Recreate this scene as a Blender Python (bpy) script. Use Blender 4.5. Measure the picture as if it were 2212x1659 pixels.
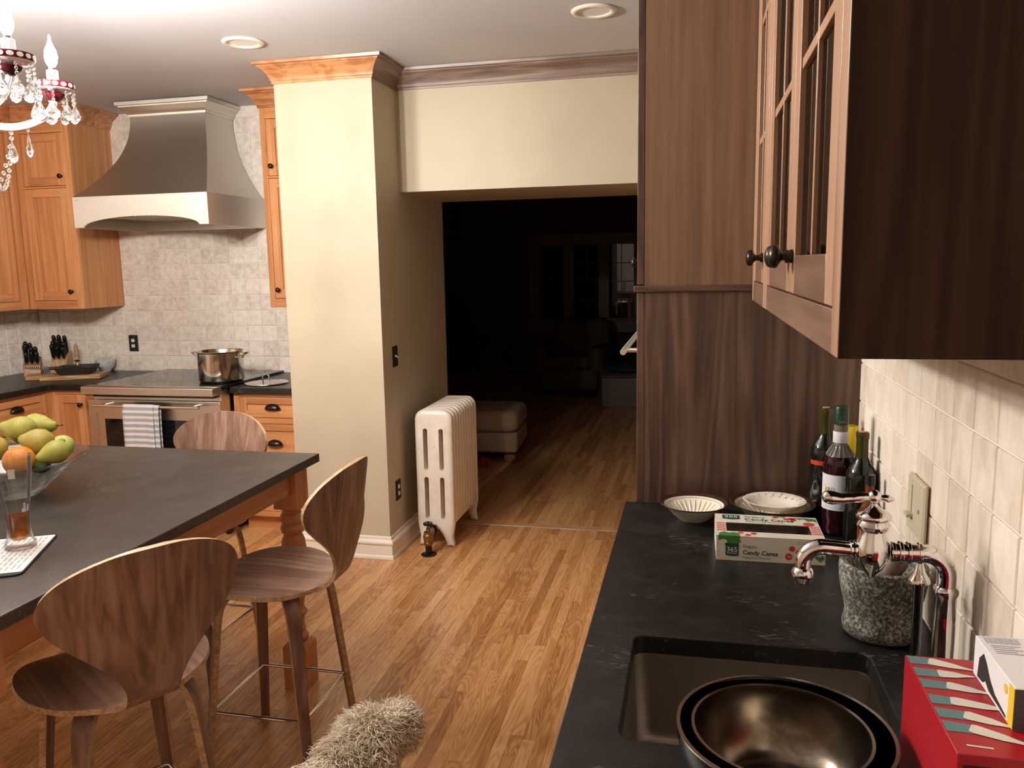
import bpy, bmesh, math, random
from mathutils import Vector, Matrix
random.seed(7)
PI = math.pi
sc = bpy.context.scene
for o in list(bpy.data.objects): bpy.data.objects.remove(o)
C = sc.collection

# ---------------------------------------------------------------- camera
CAMZ = 1.62
YAW, PITCH, ROLL, FPX = 0.22256725, 0.14604564, -0.01850917, 1755.0
def _cam_axes():
    ca, sa = math.cos(YAW), math.sin(YAW)
    Rz = Matrix(((ca, sa, 0), (-sa, ca, 0), (0, 0, 1)))
    Mx = Matrix(((1, 0, 0), (0, 0, -1), (0, 1, 0)))
    cb, sb = math.cos(PITCH), math.sin(PITCH)
    Rx = Matrix(((1, 0, 0), (0, cb, -sb), (0, sb, cb)))
    cr, sr = math.cos(ROLL), math.sin(ROLL)
    Rr = Matrix(((cr, -sr, 0), (sr, cr, 0), (0, 0, 1)))
    return Rr @ Rx @ Mx @ Rz
RC = _cam_axes()
cam = bpy.data.cameras.new('camera')
camo = bpy.data.objects.new('camera', cam); C.objects.link(camo)
cam.sensor_fit = 'HORIZONTAL'; cam.sensor_width = 36.0; cam.lens = 36.0 * FPX / 2212.0
cam.clip_start = 0.02; cam.clip_end = 60
r_, u_, b_ = RC[0], -RC[1], -RC[2]
camo.matrix_world = Matrix(((r_[0], u_[0], b_[0], 0), (r_[1], u_[1], b_[1], 0), (r_[2], u_[2], b_[2], CAMZ), (0, 0, 0, 1)))
sc.camera = camo
def pix(p):                                   # used only to rank floor boards by how large they show
    q = RC @ (Vector(p) - Vector((0, 0, CAMZ)))
    return (1106 + FPX * q[0] / q[2], 829.5 + FPX * q[1] / q[2]) if q[2] > .05 else None

# ---------------------------------------------------------------- world, exposure (the chandelier's bulbs light the room)
w = bpy.data.worlds.new('night'); sc.world = w; w.use_nodes = True
w.node_tree.nodes['Background'].inputs[0].default_value = (0.006, 0.008, 0.014, 1)
w.node_tree.nodes['Background'].inputs[1].default_value = 0.5
sc.view_settings.view_transform = 'Standard'; sc.view_settings.look = 'None'
sc.view_settings.gamma = 1.0; sc.view_settings.use_curve_mapping = False
sc.view_settings.exposure = 2.3
BULB_STRENGTH = 420.0
BULB_COLOR = (1.0, 0.945, 0.885)
try:
    cy = sc.cycles
    cy.use_denoising = True; cy.sample_clamp_indirect = 4.0; cy.caustics_reflective = False; cy.caustics_refractive = False
    cy.max_bounces = 10; cy.diffuse_bounces = 8; cy.transparent_max_bounces = 16
except Exception: pass

# ---------------------------------------------------------------- materials
MATS = {}
def newmat(n):
    m = bpy.data.materials.new(n); m.use_nodes = True; MATS[n] = m
    nt = m.node_tree; b = nt.nodes['Principled BSDF']
    return m, nt, b
def col(c): return (c[0], c[1], c[2], 1.0)
def P(n, c, rough=.5, metal=0., spec=.5, trans=0., ior=1.45, coat=0., emit=None, es=0., aniso=0.):
    m, nt, b = newmat(n)
    b.inputs['Base Color'].default_value = col(c); b.inputs['Roughness'].default_value = rough
    b.inputs['Metallic'].default_value = metal; b.inputs['Specular IOR Level'].default_value = spec
    b.inputs['Transmission Weight'].default_value = trans; b.inputs['IOR'].default_value = ior
    b.inputs['Coat Weight'].default_value = coat; b.inputs['Anisotropic'].default_value = aniso
    if emit: b.inputs['Emission Color'].default_value = col(emit); b.inputs['Emission Strength'].default_value = es
    return m
def N(nt, t, **k):
    n = nt.nodes.new(t)
    for a, v in k.items():
        if a.startswith('i_'):
            key = a[2:].replace('_', ' ')
            n.inputs[key].default_value = v
        else: setattr(n, a, v)
    return n
def ramp(nt, fac, stops):
    r = nt.nodes.new('ShaderNodeValToRGB'); e = r.color_ramp.elements
    while len(e) > 1: e.remove(e[-1])
    e[0].position = stops[0][0]; e[0].color = col(stops[0][1])
    for p, c in stops[1:]:
        x = e.new(p); x.color = col(c)
    nt.links.new(fac, r.inputs[0]); return r
def coords(nt, scale, rnd=30.0, island=False):
    """object coordinates, shifted by a random amount per piece, then scaled"""
    tc = nt.nodes.new('ShaderNodeTexCoord'); oi = nt.nodes.new('ShaderNodeObjectInfo')
    src = oi.outputs['Random']
    if island:
        g = nt.nodes.new('ShaderNodeNewGeometry'); a = N(nt, 'ShaderNodeMath', operation='ADD')
        nt.links.new(src, a.inputs[0]); nt.links.new(g.outputs['Random Per Island'], a.inputs[1])
        f = N(nt, 'ShaderNodeMath', operation='FRACT'); nt.links.new(a.outputs[0], f.inputs[0]); src = f.outputs[0]
    mu = N(nt, 'ShaderNodeVectorMath', operation='SCALE'); mu.inputs[0].default_value = (1.0, .37, .71); mu.inputs['Scale'].default_value = rnd
    mm = N(nt, 'ShaderNodeMath', operation='MULTIPLY'); mm.inputs[1].default_value = rnd
    nt.links.new(src, mm.inputs[0]); nt.links.new(mm.outputs[0], mu.inputs['Scale'])
    ad = N(nt, 'ShaderNodeVectorMath', operation='ADD'); nt.links.new(tc.outputs['Object'], ad.inputs[0]); nt.links.new(mu.outputs[0], ad.inputs[1])
    ml = N(nt, 'ShaderNodeVectorMath', operation='MULTIPLY'); ml.inputs[1].default_value = scale
    nt.links.new(ad.outputs[0], ml.inputs[0])
    return ml.outputs[0], src, ad.outputs[0]
def mixc(nt, fac, a, b, mode='MIX'):
    m = nt.nodes.new('ShaderNodeMix'); m.data_type = 'RGBA'; m.blend_type = mode
    for s, v in ((m.inputs[0], fac), (m.inputs[6], a), (m.inputs[7], b)):
        if hasattr(v, 'is_linked') or hasattr(v, 'links'): nt.links.new(v, s)
        else: s.default_value = v if not isinstance(v, tuple) else col(v)
    return m.outputs[2]
def bump(nt, b, h, st=.2, d=.002):
    bp = nt.nodes.new('ShaderNodeBump'); bp.inputs['Strength'].default_value = st; bp.inputs['Distance'].default_value = d
    nt.links.new(h, bp.inputs['Height']); nt.links.new(bp.outputs[0], b.inputs['Normal'])
def wood(n, dark, mid, light, ax=2, s=9.0, ring=4.0, rough=.38, tone=.25, island=False, stretch=.07, spec=.5, coat=0., pores=.5, rw=.35, bw=.8):
    m, nt, b = newmat(n)
    def mul(src, f): q = N(nt, 'ShaderNodeMath', operation='MULTIPLY'); q.inputs[1].default_value = f; nt.links.new(src, q.inputs[0]); return q.outputs[0]
    def add(p, q): r = N(nt, 'ShaderNodeMath', operation='ADD'); nt.links.new(p, r.inputs[0]); (nt.links.new(q, r.inputs[1]) if hasattr(q, 'links') else setattr(r.inputs[1], 'default_value', q)); return r.outputs[0]
    sv = [s, s, s]; sv[ax] = s * stretch
    v, rnd, base = coords(nt, tuple(sv), island=island)
    n1 = N(nt, 'ShaderNodeTexNoise', i_Scale=1.0, i_Detail=3.0, i_Roughness=.5, i_Distortion=.5); nt.links.new(v, n1.inputs['Vector'])
    sn = N(nt, 'ShaderNodeMath', operation='SINE'); nt.links.new(mul(n1.outputs['Fac'], ring * 6.28 * 4), sn.inputs[0])
    fv = [260, 260, 260]; fv[ax] = 9
    f1 = N(nt, 'ShaderNodeVectorMath', operation='MULTIPLY'); f1.inputs[1].default_value = fv; nt.links.new(base, f1.inputs[0])
    n2 = N(nt, 'ShaderNodeTexNoise', i_Scale=1.0, i_Detail=3.0); nt.links.new(f1.outputs[0], n2.inputs['Vector'])
    gv = [40, 40, 40]; gv[ax] = 1.3
    f2 = N(nt, 'ShaderNodeVectorMath', operation='MULTIPLY'); f2.inputs[1].default_value = gv; nt.links.new(base, f2.inputs[0])
    n3 = N(nt, 'ShaderNodeTexNoise', i_Scale=1.0, i_Detail=2.0); nt.links.new(f2.outputs[0], n3.inputs['Vector'])
    val = add(mul(sn.outputs[0], rw * .5), .5 - bw * .5 - pores * .25 - tone * .5)
    val = add(add(val, mul(n3.outputs['Fac'], bw)), add(mul(n2.outputs['Fac'], pores * .5), mul(rnd, tone)))
    r = ramp(nt, val, [(.18, dark), (.5, mid), (.82, light)])
    nt.links.new(r.outputs[0], b.inputs['Base Color'])
    b.inputs['Roughness'].default_value = rough; b.inputs['Specular IOR Level'].default_value = spec; b.inputs['Coat Weight'].default_value = coat
    b.inputs['Coat Roughness'].default_value = .25
    bump(nt, b, n2.outputs['Fac'], .06, .001)
    return m
def mottled(n, c1, c2, c3, scale=30., rough=.5, tone=.0, detail=6., bmp=.15, bd=.001, metal=0., spec=.5, island=False, stretch=(1, 1, 1)):
    m, nt, b = newmat(n)
    v, rnd, base = coords(nt, tuple(scale * q for q in stretch), island=island)
    n1 = N(nt, 'ShaderNodeTexNoise', i_Scale=1.0, i_Detail=detail, i_Roughness=.62, i_Distortion=.4); nt.links.new(v, n1.inputs['Vector'])
    a = N(nt, 'ShaderNodeMath', operation='MULTIPLY_ADD'); a.inputs[1].default_value = tone; nt.links.new(rnd, a.inputs[0]); nt.links.new(n1.outputs['Fac'], a.inputs[2])
    s = N(nt, 'ShaderNodeMath', operation='SUBTRACT'); s.inputs[1].default_value = tone * .5; nt.links.new(a.outputs[0], s.inputs[0])
    r = ramp(nt, s.outputs[0], [(.3, c1), (.5, c2), (.7, c3)])
    nt.links.new(r.outputs[0], b.inputs['Base Color'])
    b.inputs['Roughness'].default_value = rough; b.inputs['Metallic'].default_value = metal; b.inputs['Specular IOR Level'].default_value = spec
    if bmp: bump(nt, b, n1.outputs['Fac'], bmp, bd)
    return m
def brushed(n, c, rough=.28, ax=0, var=.12):
    m, nt, b = newmat(n)
    sv = [600, 600, 600]; sv[ax] = 4
    v, rnd, base = coords(nt, tuple(sv))
    n1 = N(nt, 'ShaderNodeTexNoise', i_Scale=1.0, i_Detail=2.0); nt.links.new(v, n1.inputs['Vector'])
    mr = N(nt, 'ShaderNodeMapRange'); mr.inputs[3].default_value = rough - var * .5; mr.inputs[4].default_value = rough + var; nt.links.new(n1.outputs['Fac'], mr.inputs[0])
    nt.links.new(mr.outputs[0], b.inputs['Roughness'])
    b.inputs['Base Color'].default_value = col(c); b.inputs['Metallic'].default_value = 1.0
    ge = nt.nodes.new('ShaderNodeNewGeometry'); tg = N(nt, 'ShaderNodeVectorMath', operation='CROSS_PRODUCT'); tg.inputs[1].default_value = (0.001, 0.002, 1); nt.links.new(ge.outputs['Normal'], tg.inputs[0]); nt.links.new(tg.outputs[0], b.inputs['Tangent']); b.inputs['Anisotropic'].default_value = .8
    b.inputs['Anisotropic Rotation'].default_value = 0.0 if ax != 2 else .25
    return m
def thinglass(n, tint=(1, 1, 1), gloss=.5, rough=.02, ior=1.45):
    """clear glass whose shadow stays light: transparent mixed with a fresnel gloss"""
    m = bpy.data.materials.new(n); m.use_nodes = True; MATS[n] = m; nt = m.node_tree
    nt.nodes.remove(nt.nodes['Principled BSDF']); out = nt.nodes['Material Output']
    t = nt.nodes.new('ShaderNodeBsdfTransparent'); t.inputs[0].default_value = col(tint)
    g = nt.nodes.new('ShaderNodeBsdfGlossy'); g.inputs['Roughness'].default_value = rough
    f = nt.nodes.new('ShaderNodeFresnel'); f.inputs[0].default_value = ior
    k = N(nt, 'ShaderNodeMath', operation='MULTIPLY_ADD'); k.inputs[1].default_value = .65; k.inputs[2].default_value = gloss * .12; nt.links.new(f.outputs[0], k.inputs[0])
    mx = nt.nodes.new('ShaderNodeMixShader'); nt.links.new(k.outputs[0], mx.inputs[0]); nt.links.new(t.outputs[0], mx.inputs[1]); nt.links.new(g.outputs[0], mx.inputs[2])
    nt.links.new(mx.outputs[0], out.inputs[0]); return m

M_cherry = [wood('cherry_' + 'xyz'[i], (.34, .125, .042), (.52, .225, .085), (.66, .33, .14), ax=i, s=7, ring=1.2, rough=.36, tone=.22, pores=.25, rw=.16, bw=.7) for i in range(3)]
M_cherrycrown = wood('cherry_crown', (.25, .095, .036), (.42, .175, .068), (.60, .29, .13), ax=0, s=14, ring=.7, rough=.3, tone=.1, stretch=.5, pores=.2, rw=.3)
M_walnut = [wood('walnut_' + 'xyz'[i], (.038, .017, .010), (.080, .041, .026), (.140, .078, .050), ax=i, s=7, ring=2.2, rough=.42, tone=.10, pores=.45, rw=.28, bw=.9, stretch=.10) for i in range(3)]
M_walnut_pale = [wood('walnut_pale_' + 'xyz'[i], (.115, .060, .032), (.185, .103, .057), (.25, .148, .084), ax=i, s=8, ring=1.2, rough=.45, tone=.08, pores=.6, rw=.12, bw=.8) for i in range(3)]
M_walcrown = [wood('walnut_crown_' + 'xyz'[i], (.13, .082, .062), (.22, .15, .115), (.34, .24, .185), ax=i, s=12, ring=1.6, rough=.4, tone=.1, pores=.6, rw=.3) for i in range(3)]
M_walfig = wood('walnut_figured', (.12, .066, .044), (.185, .108, .072), (.27, .165, .11), ax=1, s=9, ring=.6, rough=.26, tone=.3, stretch=.35, pores=.25, rw=.14)
M_walstile = wood('walnut_stile', (.25, .135, .080), (.36, .21, .13), (.47, .29, .185), ax=2, s=10, ring=1.0, rough=.32, tone=.12, pores=.3, rw=.15)
M_stool = [wood('stool_walnut_' + 'xyz'[i], (.10, .048, .030), (.225, .122, .083), (.37, .225, .165), ax=i, s=11, ring=1.5, rough=.34, tone=.06, pores=.5, rw=.22, bw=.7) for i in range(3)]
M_ply = wood('plywood_edge', (.30, .175, .085), (.48, .31, .17), (.60, .42, .25), ax=0, s=60, ring=1, rough=.5, tone=.05, stretch=.02, pores=.3)
M_oak = wood('oak_floor', (.36, .155, .052), (.57, .275, .102), (.70, .39, .17), ax=1, s=7.5, ring=6.5, rough=.30, tone=.52, island=True, stretch=.11, pores=.6, coat=.25, rw=.34, bw=.40)
M_oakdark = P('floor_under', (.20, .09, .035), .9)
M_block = wood('knife_block_beech', (.34, .19, .085), (.46, .28, .13), (.58, .38, .2), ax=2, s=8, ring=3, rough=.5, tone=.2)
M_board = wood('chopping_board', (.20, .10, .045), (.36, .2, .09), (.55, .34, .17), ax=0, s=10, ring=5, rough=.55, tone=.1)
M_paint = mottled('wall_paint_cream', (.455, .385, .265), (.475, .40, .28), (.495, .42, .295), scale=2.5, rough=.55, bmp=.03, detail=2)
M_ceil = mottled('ceiling_paint', (.555, .555, .57), (.57, .57, .585), (.585, .585, .60), scale=1.5, rough=.8, bmp=.02, detail=2)
M_trim = P('white_trim_paint', (.78, .72, .61), .35)
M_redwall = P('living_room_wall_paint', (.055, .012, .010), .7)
M_fabricshade = P('armchair_fabric_shaded', (.10, .075, .055), .9)  # upholstery copy, darkened: dimness of the far room put into the colour
M_livtrim = P('living_room_trim_shaded', (.16, .135, .115), .5)  # white trim copy; the unlit room's shade is painted into its tone
M_tile = mottled('travertine_tile', (.58, .50, .42), (.74, .665, .575), (.84, .78, .70), scale=26, rough=.55, tone=.16, bmp=.12, bd=.002, detail=8)
M_tiler = mottled('travertine_tile_warm', (.64, .535, .42), (.76, .665, .55), (.84, .755, .645), scale=24, rough=.55, tone=.34, bmp=.12, bd=.002, detail=8, stretch=(1, 1, .45))
M_grout = P('grout', (.80, .75, .66), .85)
def slate(n, c1, c2, c3, speck, rough):
    m = mottled(n, c1, c2, c3, scale=14, rough=rough, bmp=0, detail=10); nt = m.node_tree; b = nt.nodes['Principled BSDF']
    tc = nt.nodes.new('ShaderNodeTexCoord'); mp = N(nt, 'ShaderNodeMapping'); mp.inputs['Rotation'].default_value = (0, 0, .5); mp.inputs['Scale'].default_value = (1, 2.6, 1); nt.links.new(tc.outputs['Object'], mp.inputs[0])
    n1 = N(nt, 'ShaderNodeTexNoise', i_Scale=55.0, i_Detail=5.0, i_Roughness=.65); nt.links.new(mp.outputs[0], n1.inputs['Vector'])
    n2 = N(nt, 'ShaderNodeTexNoise', i_Scale=7.0, i_Detail=2.0); nt.links.new(tc.outputs['Object'], n2.inputs['Vector'])
    a = N(nt, 'ShaderNodeMath', operation='MULTIPLY_ADD'); a.inputs[1].default_value = .45; nt.links.new(n2.outputs['Fac'], a.inputs[0]); nt.links.new(n1.outputs['Fac'], a.inputs[2])
    r = ramp(nt, a.outputs[0], [(.86, (0, 0, 0)), (1.0, (1, 1, 1))])
    src = b.inputs['Base Color'].links[0].from_socket
    nt.links.new(mixc(nt, r.outputs[0], src, speck), b.inputs['Base Color'])
    n3 = N(nt, 'ShaderNodeTexNoise', i_Scale=180.0, i_Detail=3.0); nt.links.new(mp.outputs[0], n3.inputs['Vector'])
    bump(nt, b, n3.outputs['Fac'], .5, .0012); return m
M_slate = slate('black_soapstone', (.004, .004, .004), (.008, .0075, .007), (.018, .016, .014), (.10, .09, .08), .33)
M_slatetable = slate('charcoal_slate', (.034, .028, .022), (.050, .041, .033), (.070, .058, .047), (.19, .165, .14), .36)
M_paintlight = P('pale_wall_paint', (.74, .70, .62), .6)
M_steel = brushed('brushed_steel', (.66, .63, .57), .30, 0)
M_steelz = brushed('brushed_steel_upright', (.62, .59, .53), .30, 2)
M_steelhood = brushed('hood_steel', (.62, .595, .53), .36, 0)
M_chrome = P('chrome', (.72, .70, .68), .06, 1.0)
M_polished = P('polished_steel', (.55, .52, .48), .14, 1.0)
M_sink = brushed('sink_steel', (.30, .26, .215), .42, 0)
M_bronze = P('dark_bronze', (.035, .028, .022), .30, .85)
M_iron = mottled('cast_iron', (.012, .011, .009), (.020, .018, .015), (.03, .027, .022), scale=60, rough=.5, bmp=.2)
M_black = P('black_plastic', (.008, .008, .008), .25)
M_blackmatt = P('black_matt', (.010, .010, .010), .6)
M_blackglass = P('black_glass', (.006, .006, .006), .06, 0, .6)
M_glass = thinglass('clear_glass', (.98, .985, .98), .35, .02, 1.22)
M_glassshade = thinglass('cabinet_glass', (.36, .37, .36), .6, ior=1.5)  # dark tint puts the shade inside the cabinet into the panes
M_crystal = P('crystal', (1, 1, 1), .10, 0, .5, 1.0, 1.55)
M_crystalarm = thinglass('crystal_dish_glass', (.95, .95, .95), 2.6, .08, 1.5)
M_crystalrod = P('crystal_arm_glass', (.95, .95, .95), .16, 0, .6, .55, 1.5)
M_walnutshade = wood('walnut_painted_shade', (.014, .006, .003), (.028, .0135, .007), (.050, .026, .014), ax=2, s=7, ring=2, rough=.7, tone=.1, pores=.4, rw=.2, stretch=.08, spec=.12)  # walnut copy with the shade of end panel and interior put into colour
M_white = P('white_plastic', (.80, .78, .74), .4)
M_ivory = P('ivory_plastic', (.55, .49, .34), .4)
M_radiator = mottled('radiator_enamel', (.70, .60, .50), (.76, .67, .57), (.80, .72, .63), scale=12, rough=.38, bmp=.1, detail=3)
M_brass = P('aged_brass', (.32, .19, .075), .34, 1.0)
M_fabric = mottled('beige_upholstery', (.36, .26, .17), (.42, .31, .21), (.47, .36, .25), scale=160, rough=.9, bmp=.4)
M_porcelain = P('cream_porcelain', (.74, .67, .55), .22)
M_rim = P('brown_rim_glaze', (.045, .018, .010), .3)
M_paper = mottled('paper', (.70, .68, .66), (.76, .74, .72), (.80, .78, .76), scale=40, rough=.8, bmp=0)

# ---------------------------------------------------------------- geometry helpers
class Fr:                                     # a face frame: u to the right, v up, w outward
    def __init__(s, o, U, W): s.o, s.U, s.W = Vector(o), Vector(U), Vector(W)
    def __call__(s, u, v, w): return s.o + s.U * u + Vector((0, 0, 1)) * v + s.W * w
class MB:
    def __init__(s): s.v = []; s.f = []; s.m = []; s.k = 0
    def add(s, vs, fs):
        n = len(s.v); s.v += [tuple(q) for q in vs]
        for f in fs: s.f.append(tuple(n + i for i in f)); s.m.append(s.k)
        return s
    def box(s, a, b, fr=None, c=0.0):
        x0, x1 = sorted((a[0], b[0])); y0, y1 = sorted((a[1], b[1])); z0, z1 = sorted((a[2], b[2]))
        vs = [(x, y, z) for z in (z0, z1) for y in (y0, y1) for x in (x0, x1)]
        if fr: vs = [fr(*q) for q in vs]
        fs = [(0, 2, 3, 1), (4, 5, 7, 6), (0, 1, 5, 4), (1, 3, 7, 5), (3, 2, 6, 7), (2, 0, 4, 6)]
        return s.add(vs, fs)
    def pillow(s, a, b, c=.003, fr=None):     # box with its top edges (max z) chamfered
        x0, y0, z0 = a; x1, y1, z1 = b
        vs = [(x0, y0, z0), (x1, y0, z0), (x1, y1, z0), (x0, y1, z0), (x0, y0, z1 - c), (x1, y0, z1 - c), (x1, y1, z1 - c), (x0, y1, z1 - c),
              (x0 + c, y0 + c, z1), (x1 - c, y0 + c, z1), (x1 - c, y1 - c, z1), (x0 + c, y1 - c, z1)]
        if fr: vs = [fr(*q) for q in vs]
        fs = [(3, 2, 1, 0)]
        for l in (0, 4):
            for i in range(4): j = (i + 1) % 4; fs.append((l + i, l + j, l + 4 + j, l + 4 + i))
        fs.append((8, 9, 10, 11)); return s.add(vs, fs)
    def lathe(s, prof, n=24, o=(0, 0, 0), ax=None, closed=False, sx=1.0, sy=1.0):
        """prof: (r, h) pairs; ax: direction of h"""
        o = Vector(o); A = Vector(ax or (0, 0, 1)).normalized()
        q = A.to_track_quat('Z', 'Y') if ax else None
        vs = []; fs = []
        for r, h in prof:
            for i in range(n):
                t = 2 * PI * i / n; p = Vector((r * math.cos(t) * sx, r * math.sin(t) * sy, h))
                if q: p = q @ p
                vs.append(o + p)
        k = len(prof)
        for j in range(k - 1 + (1 if closed else 0)):
            for i in range(n):
                a = j * n + i; b2 = j * n + (i + 1) % n; c2 = ((j + 1) % k) * n
                fs.append((a, b2, c2 + (i + 1) % n, c2 + i))
        if not closed:
            if prof[0][0] > 1e-5: fs.append(tuple(range(n - 1, -1, -1)))
            if prof[-1][0] > 1e-5: fs.append(tuple((k - 1) * n + i for i in range(n)))
        return s.add(vs, fs)
    def cyl(s, p0, p1, r0, r1=None, n=16):
        p0 = Vector(p0); d = Vector(p1) - p0
        return s.lathe([(r0, 0), (r1 if r1 is not None else r0, d.length)], n, p0, tuple(d))
    def tube(s, pts, r, n=10, closed=False, sq=None):
        """round tube along points; r a number or list; sq=(w,h,dir) gives an oval section"""
        P_ = [Vector(p) for p in pts]; k = len(P_); vs = []; fs = []
        R = r if isinstance(r, (list, tuple)) else [r] * k
        up = None
        for i in range(k):
            if closed: t = (P_[(i + 1) % k] - P_[i - 1]).normalized()
            else: t = (P_[min(i + 1, k - 1)] - P_[max(i - 1, 0)]).normalized()
            if up is None:
                up = Vector((0, 0, 1)) if abs(t.z) < .9 else Vector((1, 0, 0))
            e1 = (up - t * up.dot(t))
            if e1.length < 1e-4: e1 = t.orthogonal()
            e1.normalize(); e2 = t.cross(e1); up = e1
            for j in range(n):
                a = 2 * PI * j / n; vs.append(P_[i] + (e1 * math.cos(a) + e2 * math.sin(a)) * R[i])
        for i in range(k - (0 if closed else 1)):
            for j in range(n):
                a = i * n + j; b2 = i * n + (j + 1) % n; q = ((i + 1) % k) * n
                fs.append((a, b2, q + (j + 1) % n, q + j))
        if not closed: fs.append(tuple(range(n - 1, -1, -1))); fs.append(tuple((k - 1) * n + j for j in range(n)))
        return s.add(vs, fs)
    def prism(s, pts, h0, h1, f=None):
        """2D outline extruded between h0 and h1; f maps (a, b, h) to a point"""
        f = f or (lambda a, b, h: (a, b, h)); n = len(pts)
        vs = [f(a, b, h0) for a, b in pts] + [f(a, b, h1) for a, b in pts]
        fs = [tuple(range(n - 1, -1, -1)), tuple(range(n, 2 * n))]
        for i in range(n): j = (i + 1) % n; fs.append((i, j, n + j, n + i))
        return s.add(vs, fs)
    def loft(s, rings, cap=True, closed=True):
        n = len(rings[0]); vs = [p for r in rings for p in r]; fs = []
        for k in range(len(rings) - 1):
            for i in range(n if closed else n - 1):
                j = (i + 1) % n; fs.append((k * n + i, k * n + j, (k + 1) * n + j, (k + 1) * n + i))
        if cap: fs.append(tuple(range(n - 1, -1, -1))); fs.append(tuple((len(rings) - 1) * n + i for i in range(n)))
        return s.add(vs, fs)
    def ell(s, c, r, n=16, m=10, q=None):
        prof = [(max(1e-6, math.sin(PI * i / m)), -math.cos(PI * i / m)) for i in range(m + 1)]
        t = MB(); t.lathe(prof, n)
        vs = [Vector((p[0] * r[0], p[1] * r[1], p[2] * r[2])) for p in t.v]
        if q: vs = [q @ v for v in vs]
        return s.add([Vector(c) + v for v in vs], t.f)
    def mesh(s, name, mats, smooth=None):
        me = bpy.data.meshes.new(name); me.from_pydata(s.v, [], s.f)
        for m in (mats if isinstance(mats, (list, tuple)) else [mats]): me.materials.append(m)
        if isinstance(mats, (list, tuple)) and len(mats) > 1: me.polygons.foreach_set('material_index', s.m)
        bm = bmesh.new(); bm.from_mesh(me)
        bmesh.ops.remove_doubles(bm, verts=bm.verts, dist=1e-6)
        bmesh.ops.recalc_face_normals(bm, faces=bm.faces); bm.to_mesh(me); bm.free()
        if smooth is not None: me.shade_smooth(); me.set_sharp_from_angle(angle=math.radians(smooth))
        me.update(); return me
    def build(s, name, mats, parent=None, smooth=None, bev=0, seg=2, world=False, label=None, solid=0, sub=0):
        if world and parent:
            p = parent; off = Vector((0, 0, 0))
            while p: off += p.location; p = p.parent
            s.v = [tuple(Vector(q) - off) for q in s.v]
        o = bpy.data.objects.new(name, s.mesh(name, mats, smooth)); C.objects.link(o); o.parent = parent
        if solid: md = o.modifiers.new('solid', 'SOLIDIFY'); md.thickness = solid; md.offset = 0
        if bev:
            md = o.modifiers.new('bevel', 'BEVEL'); md.width = bev; md.segments = seg; md.limit_method = 'ANGLE'; md.angle_limit = math.radians(40)
            if smooth is None: o.data.shade_smooth(); o.data.set_sharp_from_angle(angle=math.radians(35))
        if sub: md = o.modifiers.new('sub', 'SUBSURF'); md.levels = sub; md.render_levels = sub
        if label: o['label'] = label
        return o
def thing(name, label, cat, loc=(0, 0, 0), rz=0.0, group=None):
    o = bpy.data.objects.new(name, None); C.objects.link(o); o.empty_display_size = .05
    o.location = loc; o.rotation_euler = (0, 0, rz); o['label'] = label; o['category'] = cat
    if group: o['group'] = group
    return o
def tag(o, label, cat, group=None):
    o['label'] = label; o['category'] = cat
    if group: o['group'] = group
    return o
def struct(o, label=None):
    o['kind'] = 'structure'
    if label: o['label'] = label
    return o
def copy_tree(o, parent=None):
    c = o.copy(); C.objects.link(c)
    if parent: c.parent = parent
    for ch in list(o.children): copy_tree(ch, c)
    return c
def share(name, me, parent, loc=(0, 0, 0), rot=(0, 0, 0), scale=None):
    o = bpy.data.objects.new(name, me); C.objects.link(o); o.parent = parent; o.location = loc; o.rotation_euler = rot
    if scale: o.scale = scale
    return o
def rrect(x0, y0, x1, y1, r, n=6):
    out = []
    for cx, cy, a0 in ((x1 - r, y1 - r, 0), (x0 + r, y1 - r, 90), (x0 + r, y0 + r, 180), (x1 - r, y0 + r, 270)):
        for i in range(n + 1):
            a = math.radians(a0 + 90 * i / n); out.append((cx + r * math.cos(a), cy + r * math.sin(a)))
    return out
def plate(name, outer, holes, z0, z1, mat, parent=None, bev=0, world=True, smooth=None):
    bm = bmesh.new(); es = []
    for lp in [outer] + holes:
        vs = [bm.verts.new((a, b, z1)) for a, b in lp]
        es += [bm.edges.new((vs[i], vs[(i + 1) % len(vs)])) for i in range(len(vs))]
    bmesh.ops.triangle_fill(bm, use_beauty=True, use_dissolve=True, edges=es)
    ex = bmesh.ops.extrude_face_region(bm, geom=bm.faces[:])
    for v in [g for g in ex['geom'] if isinstance(g, bmesh.types.BMVert)]: v.co.z = z0
    bmesh.ops.recalc_face_normals(bm, faces=bm.faces)
    off = Vector((0, 0, 0)); p = parent
    while p and world: off += p.location; p = p.parent
    for v in bm.verts: v.co -= off
    me = bpy.data.meshes.new(name); bm.to_mesh(me); bm.free(); me.materials.append(mat)
    o = bpy.data.objects.new(name, me); C.objects.link(o); o.parent = parent
    if bev: md = o.modifiers.new('bevel', 'BEVEL'); md.width = bev; md.segments = 2; md.limit_method = 'ANGLE'; md.angle_limit = math.radians(40)
    return o
def text(name, body, size, mat, parent, loc, U, V, off=.0004, align='LEFT', sx=1.0, bold=0.0):
    """flat lettering: U is the reading direction, V the up direction"""
    cu = bpy.data.curves.new(name, 'FONT'); cu.body = body; cu.size = size; cu.align_x = align; cu.offset = bold
    cu.resolution_u = 2
    t = bpy.data.objects.new(name, cu); C.objects.link(t)
    dg = bpy.context.evaluated_depsgraph_get()
    me = bpy.data.meshes.new_from_object(t.evaluated_get(dg)); bpy.data.objects.remove(t)
    U = Vector(U).normalized(); V = Vector(V).normalized(); W = U.cross(V)
    for v in me.vertices: v.co = Vector(loc) + U * v.co.x * sx + V * v.co.y + W * off
    me.materials.clear(); me.materials.append(mat); me.name = name
    o = bpy.data.objects.new(name, me); C.objects.link(o); o.parent = parent
    return o
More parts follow.
